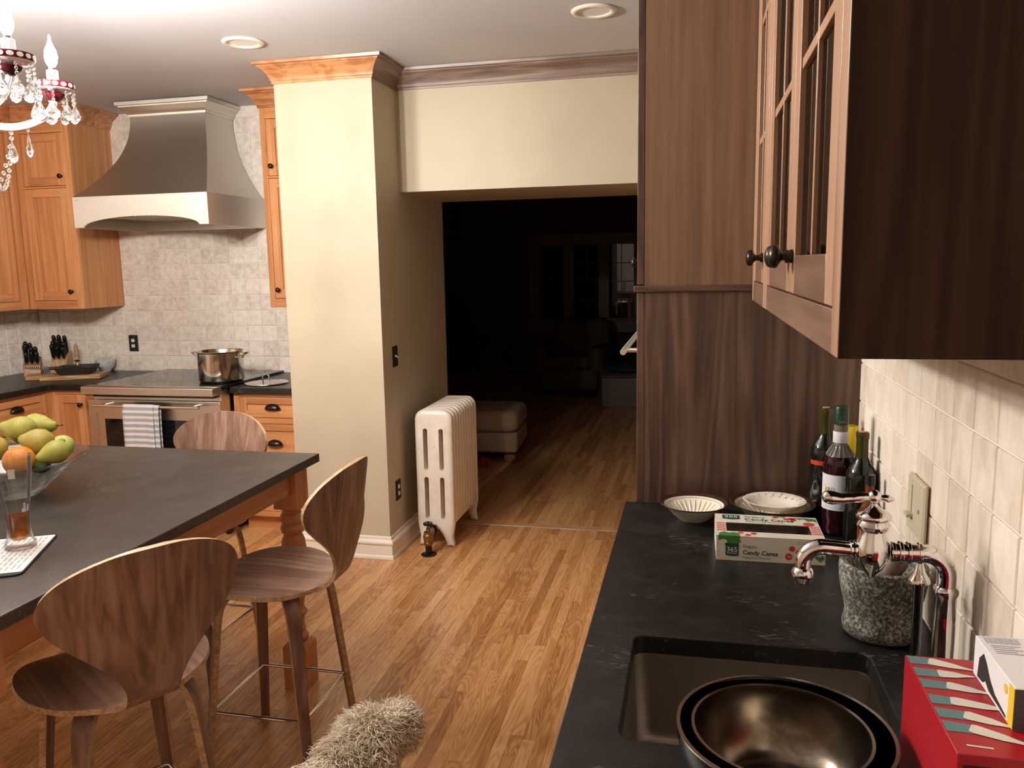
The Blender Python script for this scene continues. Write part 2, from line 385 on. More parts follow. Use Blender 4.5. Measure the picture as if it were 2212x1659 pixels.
def arc(c, r, a0, a1, n, plane='xz'):
    out = []
    for i in range(n + 1):
        a = math.radians(a0 + (a1 - a0) * i / n); p, q = r * math.cos(a), r * math.sin(a)
        out.append({'xz': (c[0] + p, c[1], c[2] + q), 'yz': (c[0], c[1] + p, c[2] + q), 'xy': (c[0] + p, c[1] + q, c[2])}[plane])
    return out
# ---------------------------------------------------------------- the room shell
XL, XR, YW, CEIL = -4.70, 0.452, 5.07, 2.69
YB, YL = -2.6, 10.9                                    # wall behind the camera, far wall of the living room
def wallbox(name, a, b, mat, label=None): return struct(MB().box(a, b).build(name, mat), label)
wall_range = wallbox('wall_range', (XL - .1, YW, 0), (-2.19, YW + .185, CEIL), M_grout, 'kitchen wall behind the range, covered in beige stone tiles')
wall_left = wallbox('wall_left', (XL - .1, YB, 0), (XL, YW, CEIL), M_paintlight)
wall_right = wallbox('wall_right', (XR, YB, 0), (XR + .12, 4.45, CEIL), M_grout, 'right kitchen wall with warm stone tiles above the dark counter')
wallbox('wall_behind', (XL, YB - .1, 0), (XR, YB, CEIL), M_paintlight)
wall_pier = wallbox('wall_pier', (-2.19, 4.101, 0), (-1.64, 5.255, CEIL), M_paint, 'cream painted wall pier beside the opening')
wallbox('wall_header', (-1.64, 4.45, 2.035), (-.1, 5.255, CEIL), M_paint, 'cream painted deep header above the opening')
wallbox('wall_opening_right', (-.1, 4.45, 0), (XR + .12, 5.255, CEIL), M_paint)
wallbox('ceiling', (XL - .1, YB - .1, CEIL), (2.6, YL + .1, CEIL + .08), M_ceil, 'pale grey painted ceiling')
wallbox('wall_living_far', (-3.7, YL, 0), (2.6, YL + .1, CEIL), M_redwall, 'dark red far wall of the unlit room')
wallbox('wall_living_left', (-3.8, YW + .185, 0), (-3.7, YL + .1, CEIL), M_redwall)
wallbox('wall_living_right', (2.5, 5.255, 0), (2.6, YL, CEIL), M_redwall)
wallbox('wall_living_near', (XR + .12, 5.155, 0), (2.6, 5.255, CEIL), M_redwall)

# floor: oak strips, each a board; the 300 that show largest are parts of their own
floor = wallbox('floor', (XL - .1, YB - .1, -.08), (2.6, YL + .1, -.006), M_oakdark, 'golden oak strip floor')
rnd = random.Random(3)
boards = []
def lay(x0, x1, y0, y1, bw=.0455):
    x = x0
    while x < x1 - .005:
        y = y0 - rnd.uniform(0, .7); xe = min(x + bw, x1)
        while y < y1:
            L = rnd.choice((.32, .45, .55, .7, .85, 1.0, 1.2)) * rnd.uniform(.85, 1.15)
            a, b = max(y, y0), min(y + L, y1)
            if b - a > .02: boards.append((x + .0002, a + .0003, xe - .0002, b - .0003))
            y += L
        x += bw
lay(XL, XR, YB, 4.775); lay(-3.7, 2.5, 4.835, YL)
def seen(bd):
    x0, y0, x1, y1 = bd; ps = []
    for k in range(6):
        p = pix(((x0 + x1) / 2, y0 + (y1 - y0) * k / 5, 0))
        if p and 0 < p[0] < 2212 and 0 < p[1] < 1659: ps.append(p)
    if len(ps) < 2: return 0
    cx, cyy = sum(p[0] for p in ps) / len(ps), sum(p[1] for p in ps) / len(ps)
    if cx > 1352 or (cx < 400) or (cyy < 1125 and cx < 1030) or cyy < 870: return 0
    if cx > 1352 - (cyy - 1082) * .28: return 0
    a, b = pix((x0, (y0 + y1) / 2, 0)), pix((x1, (y0 + y1) / 2, 0))
    return abs(ps[0][1] - ps[-1][1]) * abs(a[0] - b[0])
boards.sort(key=lambda q: -seen(q))
rest = MB()
for i, (x0, y0, x1, y1) in enumerate(boards):
    if i < 300 and seen((x0, y0, x1, y1)) > 0:
        MB().pillow((x0, y0, -.0058), (x1, y1, 0), .0004).build('floorboard', M_oak, floor)
    else: rest.pillow((x0, y0, -.0058), (x1, y1, 0), .0004)
ro = rest.build('floorboards', M_oak, floor); ro['kind'] = 'stuff'
MB().pillow((-1.64, 4.7755, -.0058), (-.1, 4.8345, .004), .003).build('threshold_strip', wood('oak_threshold', (.30, .15, .07), (.42, .24, .13), (.52, .33, .2), ax=0, rough=.5), floor, label='pale threshold strip between the two floors')

# stone tiles, one object each
rt = random.Random(11)
def tile_mesh(w_, h_, t_=.009):
    return MB().pillow((-w_ / 2, -h_ / 2, 0), (w_ / 2, h_ / 2, t_), .0022).mesh('tile', M_tile)
def tiled(parent, fr, cells, mat, gap=.0042):
    cache = {}
    for (u0, v0, u1, v1) in cells:
        w_, h_ = round(u1 - u0 - gap, 4), round(v1 - v0 - gap, 4)
        if w_ < .012 or h_ < .012: continue
        k = (w_, h_)
        if k not in cache:
            b = MB().pillow((-w_ / 2, -h_ / 2, .0005), (w_ / 2, h_ / 2, .0046), .0020)
            b.v = [tuple(fr.U * q[0] + Vector((0, 0, 1)) * q[1] + fr.W * q[2]) for q in b.v]
            cache[k] = b.mesh('tile', mat)
        p = fr((u0 + u1) / 2 + rt.uniform(-.0004, .0004), (v0 + v1) / 2, rt.uniform(0, .0005))
        share('tile', cache[k], parent, p)
def grid_cells(us, vs, keep): return [(a, c, b, d) for a, b in zip(us, us[1:]) for c, d in zip(vs, vs[1:]) if keep(a, c, b, d)]
def steps(lo, hi, at, p):
    k = math.floor((lo - at) / p); out = [lo]; x = at + k * p
    while x < hi - .008:
        if x > lo + .008: out.append(x)
        x += p
    return out + [hi]
us = steps(XL, -2.19, -3.654, .1085); vs = steps(.914, CEIL, .914, .1068)
def keep_range(a, c, b, d):
    if d <= 1.48: return True
    return b > -3.97 and a < -2.59 and not (a > -3.60 and b < -2.98 and c > 2.0) and not (c > 1.95 and d < 2.3 and a > -3.75 and b < -2.8)
tiled(wall_range, Fr((0, YW, 0), (1, 0, 0), (0, -1, 0)), grid_cells(us, vs, keep_range), M_tile)
tiled(wall_left, Fr((XL, 0, 0), (0, 1, 0), (1, 0, 0)), grid_cells(steps(3.35, YW - .009, 3.9, .1075), steps(.914, 1.40, .914, .1068), lambda *q: True), M_tile)
tiled(wall_right, Fr((XR, 0, 0), (0, 1, 0), (-1, 0, 0)), grid_cells(steps(.62, 2.37, 1.435, .1075), steps(.914, 1.53, .914, .1055), lambda *q: True), M_tiler)

# ---------------------------------------------------------------- mouldings
CROWN = [(0, 2.585), (.008, 2.585), (.0085, 2.596), (.013, 2.600), (.016, 2.612), (.026, 2.634), (.044, 2.655), (.062, 2.666), (.064, 2.671), (.078, 2.674), (.081, 2.688), (0, 2.688)]
BASE = [(0, 0), (.021, 0), (.023, .006), (.020, .018), (.014, .024), (.014, .084), (.020, .088), (.021, .097), (.017, .106), (.010, .112), (.008, .128), (0, .131)]
def sweep(prof, path, mat, name, parent=None, label=None):
    """path: functions of the offset d giving (x, y)"""
    m = MB(); rings = [[(f(d)[0], f(d)[1], z) for d, z in prof] for f in path]
    m.loft(rings); return m.build(name, mat, parent, smooth=25, world=True, label=label)
c1 = lambda d: (-2.19 - d, 4.666)
c2 = lambda d: (-2.19 - d, 4.101 - d)
c3 = lambda d: (-1.64 + d, 4.101 - d)
c4 = lambda d: (-1.64 + d, 4.45 - d)
c5 = lambda d: (-.1, 4.45 - d)
struct(sweep(CROWN, [c1, c2, c3], M_cherrycrown, 'trim_1', None), 'orange cherry crown moulding on the front of the pier')
struct(sweep(CROWN, [c3, c4], M_walcrown[1], 'trim_2', None), 'walnut crown moulding on the side of the pier')
struct(sweep(CROWN, [c4, c5], M_walcrown[0], 'trim_3', None), 'walnut crown moulding along the header')
struct(sweep(BASE, [lambda d: (-2.19, 4.101 - d), c3, lambda d: (-1.64 + d, 5.255)], M_trim, 'baseboard_pier', None), 'white profiled baseboard around the pier')
struct(sweep(BASE, [lambda d: (-3.7, YL - d), lambda d: (2.5, YL - d)], M_livtrim, 'baseboard_living', None))
struct(sweep(CROWN, [lambda d: (-3.7, YL - d), lambda d: (2.5, YL - d)], M_livtrim, 'trim_4', None))

# recessed lights, switched off
for i, (x, y, lb) in enumerate(((-2.112, 3.682, 'unlit recessed ceiling light nearer the range hood'), (-.44, 3.665, 'unlit recessed ceiling light nearer the walnut cabinet'))):
    t = thing('recessed_light', lb, 'ceiling light', (x, y, CEIL), 0, 'unlit recessed ceiling lights')
    MB().lathe([(.072, -.001), (.098, -.001), (.099, -.004), (.094, -.010), (.080, -.012), (.072, -.008)], 40, closed=True).build('trim_ring', M_trim, t, smooth=50)
    MB().lathe([(.0005, -.004), (.0735, -.004), (.0735, -.0015), (.0005, -.0015)], 40).build('lens', M_white, t, smooth=30)

# wall plates
def plate_black(name, fr, kind, label):
    t = thing(name, label, 'outlet' if kind == 'outlet' else 'switch', fr(0, 0, .0076))
    f2 = Fr((0, 0, 0), fr.U, fr.W)
    MB().pillow((-.036, -.058, 0), (.036, .058, .006), .003, lambda u, v, w: f2(u, v, w)).build('plate', M_blackmatt, t)
    if kind == 'outlet':
        for dz in (-.0195, .0195):
            b = MB(); b.prism([(.0145 * math.cos(a) if abs(math.cos(a)) < .9 else math.copysign(.0145, math.cos(a)) * .95, .0125 * math.sin(a)) for a in [2 * PI * k / 20 for k in range(20)]], .006, .0085, lambda a, b_, h: f2(a, b_ + dz, h))
            s = b.build('socket_face', M_white, t)
            for du in (-.0055, .0055): MB().box((du - .001, dz - .001, .0086), (du + .001, dz + .006, .0088), f2).build('slot', M_black, s)
    else:
        for du in (-.0115, .0115):
            MB().box((du - .005, -.012, .006), (du + .005, .012, .0072), f2).build('toggle_slot', M_black, t)
            MB().box((du - .0035, -.001 if du < 0 else -.009, .006), (du + .0035, .009 if du < 0 else .001, .016), f2).build('toggle', M_white, t, bev=.001)
    return t
plate_black('wall_outlet', Fr((-3.915, YW, 1.113), (1, 0, 0), (0, -1, 0)), 'outlet', 'black wall outlet plate on the tiles left of the stock pot')
fs_ = Fr((-1.6476, 4.278, 1.122), (0, 1, 0), (1, 0, 0))
plate_black('light_switch', fs_, 'switch', 'black double light switch plate on the side of the pier')
plate_black('wall_outlet', Fr((-1.6476, 4.247, .36), (0, 1, 0), (1, 0, 0)), 'outlet', 'black wall outlet low on the pier above the baseboard')

# ---------------------------------------------------------------- the dark room beyond
M_night = P('night_glass', (.003, .003, .004), .02, 0, .9)
win = bpy.data.objects.new('window_1', None); C.objects.link(win); struct(win, 'white framed window of tall panes, dark at night'); win.location = (-1.2, YL, .8)
fw = Fr((0, YL, 0), (1, 0, 0), (0, -1, 0))
b = MB()
b.box((-2.2, 1.86, 0), (.25, 2.01, .03), fw); b.box((-2.24, .70, 0), (.29, .885, .035), fw); b.box((-2.22, .86, .03), (.27, .885, .075), fw)
xs = [-2.2 + .47 * k for k in range(6)]
for k, x in enumerate(xs): b.box((x, .885, 0), (min(x + .145, .25), 1.86, .03), fw)
b.build('window_frame', M_livtrim, win, bev=.004, world=True)
for k in range(5):
    x0, x1 = xs[k] + .145, xs[k + 1]
    MB().box((x0, .885, .004), (x1, 1.86, .01), fw).build('pane', M_night, win, world=True)
    b = MB(); b.box(((x0 + x1) / 2 - .005, .885, .01), ((x0 + x1) / 2 + .005, 1.86, .014), fw)
    for q in range(1, 4): b.box((x0, .885 + .244 * q - .005, .01), (x1, .885 + .244 * q + .005, .014), fw)
    b.build('muntins', P('muntin_%d' % k, (.05, .05, .05), .5), win, world=True)
# armchair
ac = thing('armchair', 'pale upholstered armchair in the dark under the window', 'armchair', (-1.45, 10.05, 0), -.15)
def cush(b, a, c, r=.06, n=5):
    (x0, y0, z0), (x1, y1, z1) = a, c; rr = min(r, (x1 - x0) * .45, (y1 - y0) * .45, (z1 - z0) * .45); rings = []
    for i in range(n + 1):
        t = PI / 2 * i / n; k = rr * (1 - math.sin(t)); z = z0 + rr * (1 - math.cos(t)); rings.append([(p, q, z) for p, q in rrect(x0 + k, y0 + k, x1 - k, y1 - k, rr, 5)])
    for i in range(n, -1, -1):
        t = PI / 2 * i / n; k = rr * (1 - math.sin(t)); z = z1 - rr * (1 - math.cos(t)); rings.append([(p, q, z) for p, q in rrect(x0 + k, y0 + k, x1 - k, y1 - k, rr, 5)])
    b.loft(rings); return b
cush(MB(), (-.38, -.40, .10), (.38, .38, .36)).build('seat_base', M_fabricshade, ac, smooth=50)
cush(MB(), (-.29, -.42, .355), (.29, .2, .50), .05).build('seat_cushion', M_fabricshade, ac, smooth=50)
cush(MB(), (-.36, .2, .30), (.36, .42, .93), .1).build('backrest', M_fabricshade, ac, smooth=50)
for s in (-1, 1): cush(MB(), (-.08 + s * .36, -.40, .30), (.08 + s * .36, .3, .62), .07).build('armrest', M_fabricshade, ac, smooth=50)
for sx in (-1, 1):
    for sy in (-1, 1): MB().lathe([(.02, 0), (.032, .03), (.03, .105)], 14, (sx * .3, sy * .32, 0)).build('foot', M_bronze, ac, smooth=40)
# ottoman
ot = thing('ottoman', 'beige upholstered ottoman on bun feet behind the radiator', 'ottoman', (-1.78, 6.62, 0), .06)
cush(MB(), (-.36, -.30, .085), (.36, .30, .255), .03).build('base', M_fabric, ot, smooth=50)
cush(MB(), (-.365, -.305, .252), (.365, .305, .43), .06).build('seat_cushion', M_fabric, ot, smooth=50)
MB().tube([(x, y, .092) for x, y in rrect(-.362, -.302, .362, .302, .03, 4)], .006, 6, True).build('nailhead_trim', M_bronze, ot, smooth=60)
for sx in (-1, 1):
    for sy in (-1, 1): MB().lathe([(.03, 0), (.05, .02), (.055, .045), (.045, .075), (.03, .09)], 18, (sx * .29, sy * .23, 0)).build('foot', M_board, ot, smooth=60)
# storage box with clothes
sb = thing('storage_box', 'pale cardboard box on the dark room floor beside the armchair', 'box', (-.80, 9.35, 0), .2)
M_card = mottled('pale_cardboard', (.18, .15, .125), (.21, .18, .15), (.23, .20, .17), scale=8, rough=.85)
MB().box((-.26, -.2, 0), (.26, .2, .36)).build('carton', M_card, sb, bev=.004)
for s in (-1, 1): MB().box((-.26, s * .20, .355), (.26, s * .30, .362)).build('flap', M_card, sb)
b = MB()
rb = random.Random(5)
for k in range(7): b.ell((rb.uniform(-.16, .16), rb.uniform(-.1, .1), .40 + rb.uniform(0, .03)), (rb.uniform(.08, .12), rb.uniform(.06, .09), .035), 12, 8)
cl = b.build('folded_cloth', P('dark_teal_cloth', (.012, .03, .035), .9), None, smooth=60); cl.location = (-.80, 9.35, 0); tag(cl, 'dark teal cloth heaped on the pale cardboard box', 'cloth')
# chew toy
b = MB(); rb = random.Random(8)
b.ell((0, 0, .04), (.034, .034, .034), 14, 10)
for k in range(160):
    v = Vector((rb.gauss(0, 1), rb.gauss(0, 1), rb.gauss(0, 1))).normalized(); p = Vector((0, 0, .045)) + v * .03
    e = p + v * .018; e.z = max(e.z, .003); b.cyl(p, e, .0035, .0015, 5)
to = b.build('pompom_toy', P('pink_yarn', (.42, .02, .05), .9), None, smooth=40); to.location = (-1.645, 6.20, 0); tag(to, 'pink red fuzzy ball toy on the floor by the ottoman', 'toy')
# ---------------------------------------------------------------- cabinet parts
KNOB = [(.0001, 0), (.009, 0), (.009, .003), (.0055, .006), (.005, .012), (.0085, .016), (.0145, .019), (.0155, .023), (.013, .028), (.007, .031), (.0001, .032)]
def knob(parent, p, W, mat=None, k=1.0):
    m = MB().lathe([(r * k, h * k) for r, h in KNOB], 20, p, W); return m.build('knob', mat or M_bronze, parent, smooth=50, world=True)
def cup_pull(parent, fr, u, v):
    b = MB(); rings = []
    for i in range(9):                         # half dome, open below
        t = PI * i / 8; ring = []
        for j in range(7):
            s = PI / 2 * j / 6
            ring.append(fr(u - .050 * math.cos(t), v + .034 * math.sin(t) * math.cos(s) - .008, .001 + .026 * math.sin(s) * math.sin(t)))
        rings.append(ring)
    b.loft(rings, cap=False, closed=False)
    o = b.build('cup_pull', M_bronze, parent, smooth=60, world=True, solid=.004)
    return o
def shaker(parent, fr, u0, v0, u1, v1, w, mats, name='door', fw_=.055, th=.02, hw=None, bead=True):
    """inset frame-and-panel front; mats = (upright grain, level grain)"""
    o = MB().box((u0 + fw_, v0 + fw_, w - th), (u1 - fw_, v1 - fw_, w - .011), fr).build(name, mats[0] if v1 - v0 > (u1 - u0) * .6 else mats[1], parent, world=True)
    for a, b2 in ((u0, u0 + fw_), (u1 - fw_, u1)): MB().box((a, v0, w - th), (b2, v1, w), fr).build('stile', mats[0], o, bev=.0015, world=True)
    for a, b2 in ((v0, v0 + fw_), (v1 - fw_, v1)): MB().box((u0 + fw_, a, w - th), (u1 - fw_, b2, w), fr).build('rail', mats[1], o, bev=.0015, world=True)
    return o
def cabinet(name, label, fr, u0, u1, v0, v1, depth, mats, fronts, stile=.04, rails=(), toe=0.0, group=None, base=None, side_mat=None, topmat=None):
    """body with a face frame; fronts: (kind, u0, v0, u1, v1, hardware list)"""
    t = thing(name, label, 'cabinet', base or fr((u0 + u1) / 2, v0 if not toe else 0, -depth / 2), 0, group)
    b = MB(); b.box((u0, v0, -depth), (u1, v1, -.022), fr)
    b.build('body', side_mat or mats[0], t, world=True)
    for a, b2 in ((u0, u0 + stile), (u1 - stile, u1)): MB().box((a, v0, -.022), (b2, v1, 0), fr).build('face_stile', mats[0], t, bev=.001, world=True)
    for a, b2 in rails: MB().box((u0 + stile, a, -.022), (u1 - stile, b2, 0), fr).build('face_rail', mats[1], t, bev=.001, world=True)
    if toe:
        MB().box((u0, 0, -depth), (u1, toe, -.075), fr).build('toe_kick', mats[1], t, world=True)
    for q in fronts:
        kind, a, c, b2, d, hw = q
        o = shaker(t, fr, a, c, b2, d, 0, mats, 'drawer_front' if kind == 'drawer' else 'door', fw_=.042 if kind == 'drawer' else .055)
        for h in hw:
            if h[0] == 'knob': knob(o, fr(h[1], h[2], 0), tuple(fr.W))
            else: cup_pull(o, fr, h[1], h[2])
    return t
CH = (M_cherry[2], M_cherry[0])
CHY = (M_cherry[2], M_cherry[1])
g = .0028
# wall cabinets either side of the hood
FB = Fr((0, 4.666, 0), (1, 0, 0), (0, -1, 0))
t = cabinet('wall_cabinet', 'cherry wall cabinet in the corner left of the steel hood', FB, -4.388, -3.962, 1.38, 2.60, .40, CH,
    [('door', -4.335, 1.437, -4.012, 2.168, [('knob', -4.040, 1.495)]), ('door', -4.335, 2.185, -4.012, 2.52, [('knob', -4.040, 2.243)])],
    stile=.05, rails=((1.38, 1.437 - g), (2.168 + g, 2.185 - g), (2.52 + g, 2.60)))
FLX = Fr((-4.388, 0, 0), (0, 1, 0), (1, 0, 0))
t2 = cabinet('wall_cabinet', 'cherry wall cabinet on the left wall at the picture edge', FLX, 3.55, 4.665, 1.38, 2.60, .30, CHY,
    [('door', 3.60, 1.437, 4.06, 2.168, [('knob', 4.03, 1.495)]), ('door', 4.10, 1.437, 4.59, 2.168, [('knob', 4.13, 1.495)]),
     ('door', 3.60, 2.185, 4.06, 2.52, [('knob', 4.03, 2.243)]), ('door', 4.10, 2.185, 4.59, 2.52, [('knob', 4.13, 2.243)])],
    stile=.05, rails=((1.38, 1.437 - g), (2.168 + g, 2.185 - g), (2.52 + g, 2.60)))
MB().box((4.06 + g, 1.437, -.022), (4.10 - g, 2.52, 0), FLX).build('face_stile', CHY[0], t2, world=True)
k1 = lambda d: (-4.388 + d, 3.55); k2 = lambda d: (-4.388 + d, 4.666 - d); k3 = lambda d: (-3.962 + d, 4.666 - d); k4 = lambda d: (-3.962 + d, YW)
sweep(CROWN, [k2, k3, k4], M_cherrycrown, 'crown', t); sweep(CROWN, [k1, k2], M_cherrycrown, 'crown', t2)
t = cabinet('wall_cabinet', 'narrow cherry wall cabinet between the hood and the cream pier', FB, -2.60, -2.192, 1.38, 2.60, .40, CH,
    [('door', -2.562, 1.437, -2.235, 2.168, [('knob', -2.535, 1.490)]), ('door', -2.562, 2.185, -2.235, 2.52, [('knob', -2.535, 2.240)])],
    stile=.036, rails=((1.38, 1.437 - g), (2.168 + g, 2.185 - g), (2.52 + g, 2.60)))
sweep(CROWN, [lambda d: (-2.60 - d, YW), lambda d: (-2.60 - d, 4.666 - d), lambda d: (-2.275, 4.666 - d)], M_cherrycrown, 'crown', t)
# base cabinets
FBB = Fr((0, 4.405, 0), (1, 0, 0), (0, -1, 0))
cabinet('base_cabinet', 'cherry base cabinet with cup-pull drawers right of the range', FBB, -2.742, -2.193, .105, .874, .655, CH,
    [('drawer', -2.70, .728, -2.235, .852, [('cup', -2.484, .787)]), ('drawer', -2.70, .425, -2.235, .688, [('cup', -2.482, .566)]), ('drawer', -2.70, .14, -2.235, .388, [('cup', -2.482, .27)])],
    stile=.04, rails=((.852 + g, .874), (.688 + g, .728 - g), (.388 + g, .425 - g), (.105, .14 - g)), toe=.105)
cabinet('base_cabinet', 'cherry base cabinet with one knobbed door left of the range', FBB, -4.062, -3.658, .105, .874, .655, CH,
    [('door', -4.022, .14, -3.80, .846, [('knob', -3.828, .783)])],
    stile=.038, rails=((.846 + g, .874), (.105, .14 - g)), toe=.105)
FLB = Fr((-4.06, 0, 0), (0, 1, 0), (1, 0, 0))
for a, b2, lb in ((3.86, 4.404, 'cherry drawer cabinet on the left wall nearest the range'), (3.20, 3.858, 'cherry drawer cabinet on the left wall behind the fruit bowl')):
    m = (a + b2) / 2
    cabinet('base_cabinet', lb, FLB, a, b2, .105, .874, .63, CHY,
        [('drawer', a + .04, .728, b2 - .04, .852, [('cup', m, .787)]), ('drawer', a + .04, .425, b2 - .04, .688, [('cup', m, .566)]), ('drawer', a + .04, .14, b2 - .04, .388, [('cup', m, .27)])],
        stile=.04, rails=((.852 + g, .874), (.688 + g, .728 - g), (.388 + g, .425 - g), (.105, .14 - g)), toe=.105, group='drawer cabinets on the left wall')
# worktops
ct = plate('worktop', [(XL + .0085, 3.16), (-4.03, 3.16), (-4.03, 4.375), (-3.652, 4.375), (-3.652, YW - .0085), (XL + .0085, YW - .0085)], [], .875, .914, M_slate, bev=.004)
tag(ct, 'black stone worktop turning the corner left of the range', 'worktop')
ct = plate('worktop', [(-2.748, 4.375), (-2.192, 4.375), (-2.192, YW - .0085), (-2.748, YW - .0085)], [], .875, .914, M_slate, bev=.004)
tag(ct, 'short black stone worktop between the range and the pier', 'worktop')

# ---------------------------------------------------------------- range
rg = thing('range', 'stainless steel range with a black glass cooktop and oven door', 'range', (-3.20, 4.65, 0))
RX0, RX1 = -3.648, -2.752
MB().box((RX0 + .004, 4.30, .09), (RX1 - .004, YW - .012, .905)).build('body', M_steelz, rg, world=True)
b = MB(); b.prism([(4.202, .884), (4.202, .928), (4.208, .932), (4.285, .932), (4.30, .906), (4.30, .884)], RX0 - .002, RX1 + .002, lambda a, c, h: (h, a, c))
b.build('front_rail', M_steel, rg, bev=.002, world=True)
MB().box((RX0, 4.285, .906), (RX1, YW - .010, .9305)).build('cooktop', M_blackglass, rg, bev=.002, world=True)
for cx, cyy, r in ((-3.42, 4.50, .10), (-3.42, 4.84, .085), (-3.2, 4.68, .12), (-2.92, 4.52, .13), (-2.95, 4.86, .08)):
    MB().lathe([(r, .9306), (r + .002, .9306), (r + .002, .9308), (r, .9308)], 40, (cx, cyy, 0), closed=True).build('burner_ring', P('ring', (.05, .05, .05), .3) if 'ring' not in MATS else MATS['ring'], rg, world=True)
MB().box((RX0 + .035, 4.262, .862), (RX1 - .035, 4.30, .882)).build('vent_slot', M_black, rg, world=True)
FRG = Fr((0, 4.262, 0), (1, 0, 0), (0, -1, 0))
dr = MB(); 
dr.box((RX0 - .01, .26, -.038), (RX1 + .005, .842, 0), FRG); dro = dr.build('oven_door', M_steel, rg, bev=.003, world=True)
MB().box((-3.545, .36, 0), (-2.865, .725, .0015), FRG).build('window', M_blackglass, dro, bev=.0008, world=True)
b = MB()
for (a, c, b2, d) in ((-3.60, .33, -3.594, .76), (-2.82, .33, -2.814, .76)): b.box((a, c, 0), (b2, d, .002), FRG)
b.build('door_trim', M_chrome, dro, world=True)
MB().box((RX0, .095, -.036), (RX1, .248, 0), FRG).build('lower_drawer', M_steel, rg, bev=.003, world=True)
b = MB(); b.cyl((-3.575, 4.205, .815), (-2.850, 4.205, .815), .0085, n=18)
hd = b.build('handle', M_steelz, dro, smooth=40, world=True)
for x in (-3.52, -2.905): MB().cyl((x, 4.262, .815), (x, 4.205, .815), .007, n=12).build('handle_post', M_steelz, dro, smooth=40, world=True)
for x in (RX0 + .05, RX1 - .05):
    for y in (4.35, 4.98): MB().cyl((x, y, 0), (x, y, .09), .018, n=12).build('foot', M_black, rg, world=True)

# towel over the oven handle
def towel():
    m, nt, b = newmat('striped_towel')
    tc = nt.nodes.new('ShaderNodeTexCoord'); sp = nt.nodes.new('ShaderNodeSeparateXYZ'); nt.links.new(tc.outputs['Object'], sp.inputs[0])
    q = N(nt, 'ShaderNodeMath', operation='MULTIPLY'); q.inputs[1].default_value = 1 / .0345; nt.links.new(sp.outputs[2], q.inputs[0])
    f = N(nt, 'ShaderNodeMath', operation='FRACT'); nt.links.new(q.outputs[0], f.inputs[0])
    r = ramp(nt, f.outputs[0], [(0, (.70, .66, .56)), (.40, (.72, .68, .58)), (.46, (.34, .37, .45)), (.94, (.32, .35, .43)), (1, (.70, .66, .56))])
    nt.links.new(r.outputs[0], b.inputs['Base Color']); b.inputs['Roughness'].default_value = .95
    n = N(nt, 'ShaderNodeTexNoise', i_Scale=700.0); nt.links.new(tc.outputs['Object'], n.inputs['Vector']); bump(nt, b, n.outputs['Fac'], .4, .001)
    tw = thing('dish_towel', 'blue and cream striped dish towel hanging over the oven handle', 'towel', (-3.25, 4.205, .815))
    for nm, x0, x1, zf, zb, off, mm in (('front_layer', -.108, .105, -.30, -.22, .014, m), ('back_layer', .075, .138, -.30, -.26, .0105, m)):
        v = []; path = [(-off - .004, zf * (1 - i / 10)) for i in range(10)] + [(-off * math.cos(PI * i / 8), off * math.sin(PI * i / 8)) for i in range(9)] + [(off, zb * i / 8) for i in range(1, 9)]
        rings = []
        for i in range(15):
            x = x0 + (x1 - x0) * i / 14
            rings.append([(x + .012 * min(0, z) * (1 if nm[0] == 'f' else .6) * ((x - x0) / (x1 - x0) - .2), y - (.003 * math.sin(i * 1.1) + .004 * math.sin(i * .5 + 1)) * min(1, abs(z) * 8), z) for y, z in path])
        MB().loft(rings, cap=False, closed=False).build(nm, mm, tw, smooth=60, solid=.003)
towel()

# ---------------------------------------------------------------- hood
hc = -3.285
hd = thing('range_hood', 'flared stainless steel range hood with an arched lower band', 'range hood', (hc, 4.75, 1.89))
hw0, hw1, yb_, yf0, yf1, zb0, zb1, zt = .463, .27, YW - .009, 4.40, 4.745, 2.078, 2.605, 2.605
rings = []
for i in range(15):
    t_ = i / 14; e = (1 - t_) ** 2.15
    w_ = hw1 + (hw0 - hw1) * e; y_ = yf1 + (yf0 - yf1) * e; z_ = zb0 + (zt - zb0) * t_
    rings.append([(hc - w_, y_, z_), (hc + w_, y_, z_), (hc + w_, yb_, z_), (hc - w_, yb_, z_)])
MB().loft(rings).build('canopy', M_steelhood, hd, smooth=20, world=True)
arch = [(-hw0, 1.892), (-.40, 1.892)] + [(.40 * math.sin(a), 1.892 + .062 * (math.cos(a * 1.0) ** 1.0 if abs(a) < 1.56 else 0)) for a in [(-PI / 2 + PI * k / 20) * .995 for k in range(1, 20)]] + [(.40, 1.892), (hw0, 1.892), (hw0, zb0), (-hw0, zb0)]
MB().prism(arch, yf0, yf0 + .012, lambda a, c, h: (hc + a, h, c)).build('front_band', M_steel, hd, world=True, smooth=20)
for s in (-1, 1):
    MB().box((hc + s * hw0, yf0 + .012, 1.892), (hc + s * (hw0 - .012), yb_, zb0)).build('side_band', M_steel, hd, world=True)
MB().box((hc - hw0 + .012, yb_ - .01, 1.892), (hc + hw0 - .012, yb_, zb0)).build('back_panel', M_steel, hd, world=True)
b = MB(); b.box((hc - hw0 + .012, yf0 + .012, 1.975), (hc + hw0 - .012, yb_ - .01, 1.98)); fl = b.build('filter_deck', M_steelz, hd, world=True)
for k in range(22):
    x = hc - .33 + k * .031; MB().box((x, 4.50, 1.955), (x + .014, 4.98, 1.975)).build('baffle', M_steelz, fl, world=True)
HP = [(0, 2.60), (.006, 2.60), (.008, 2.612), (.014, 2.616), (.022, 2.632), (.040, 2.648), (.046, 2.654), (.048, 2.662), (.060, 2.664), (.062, 2.684), (0, 2.684)]
hx, hy = hw1, yf1
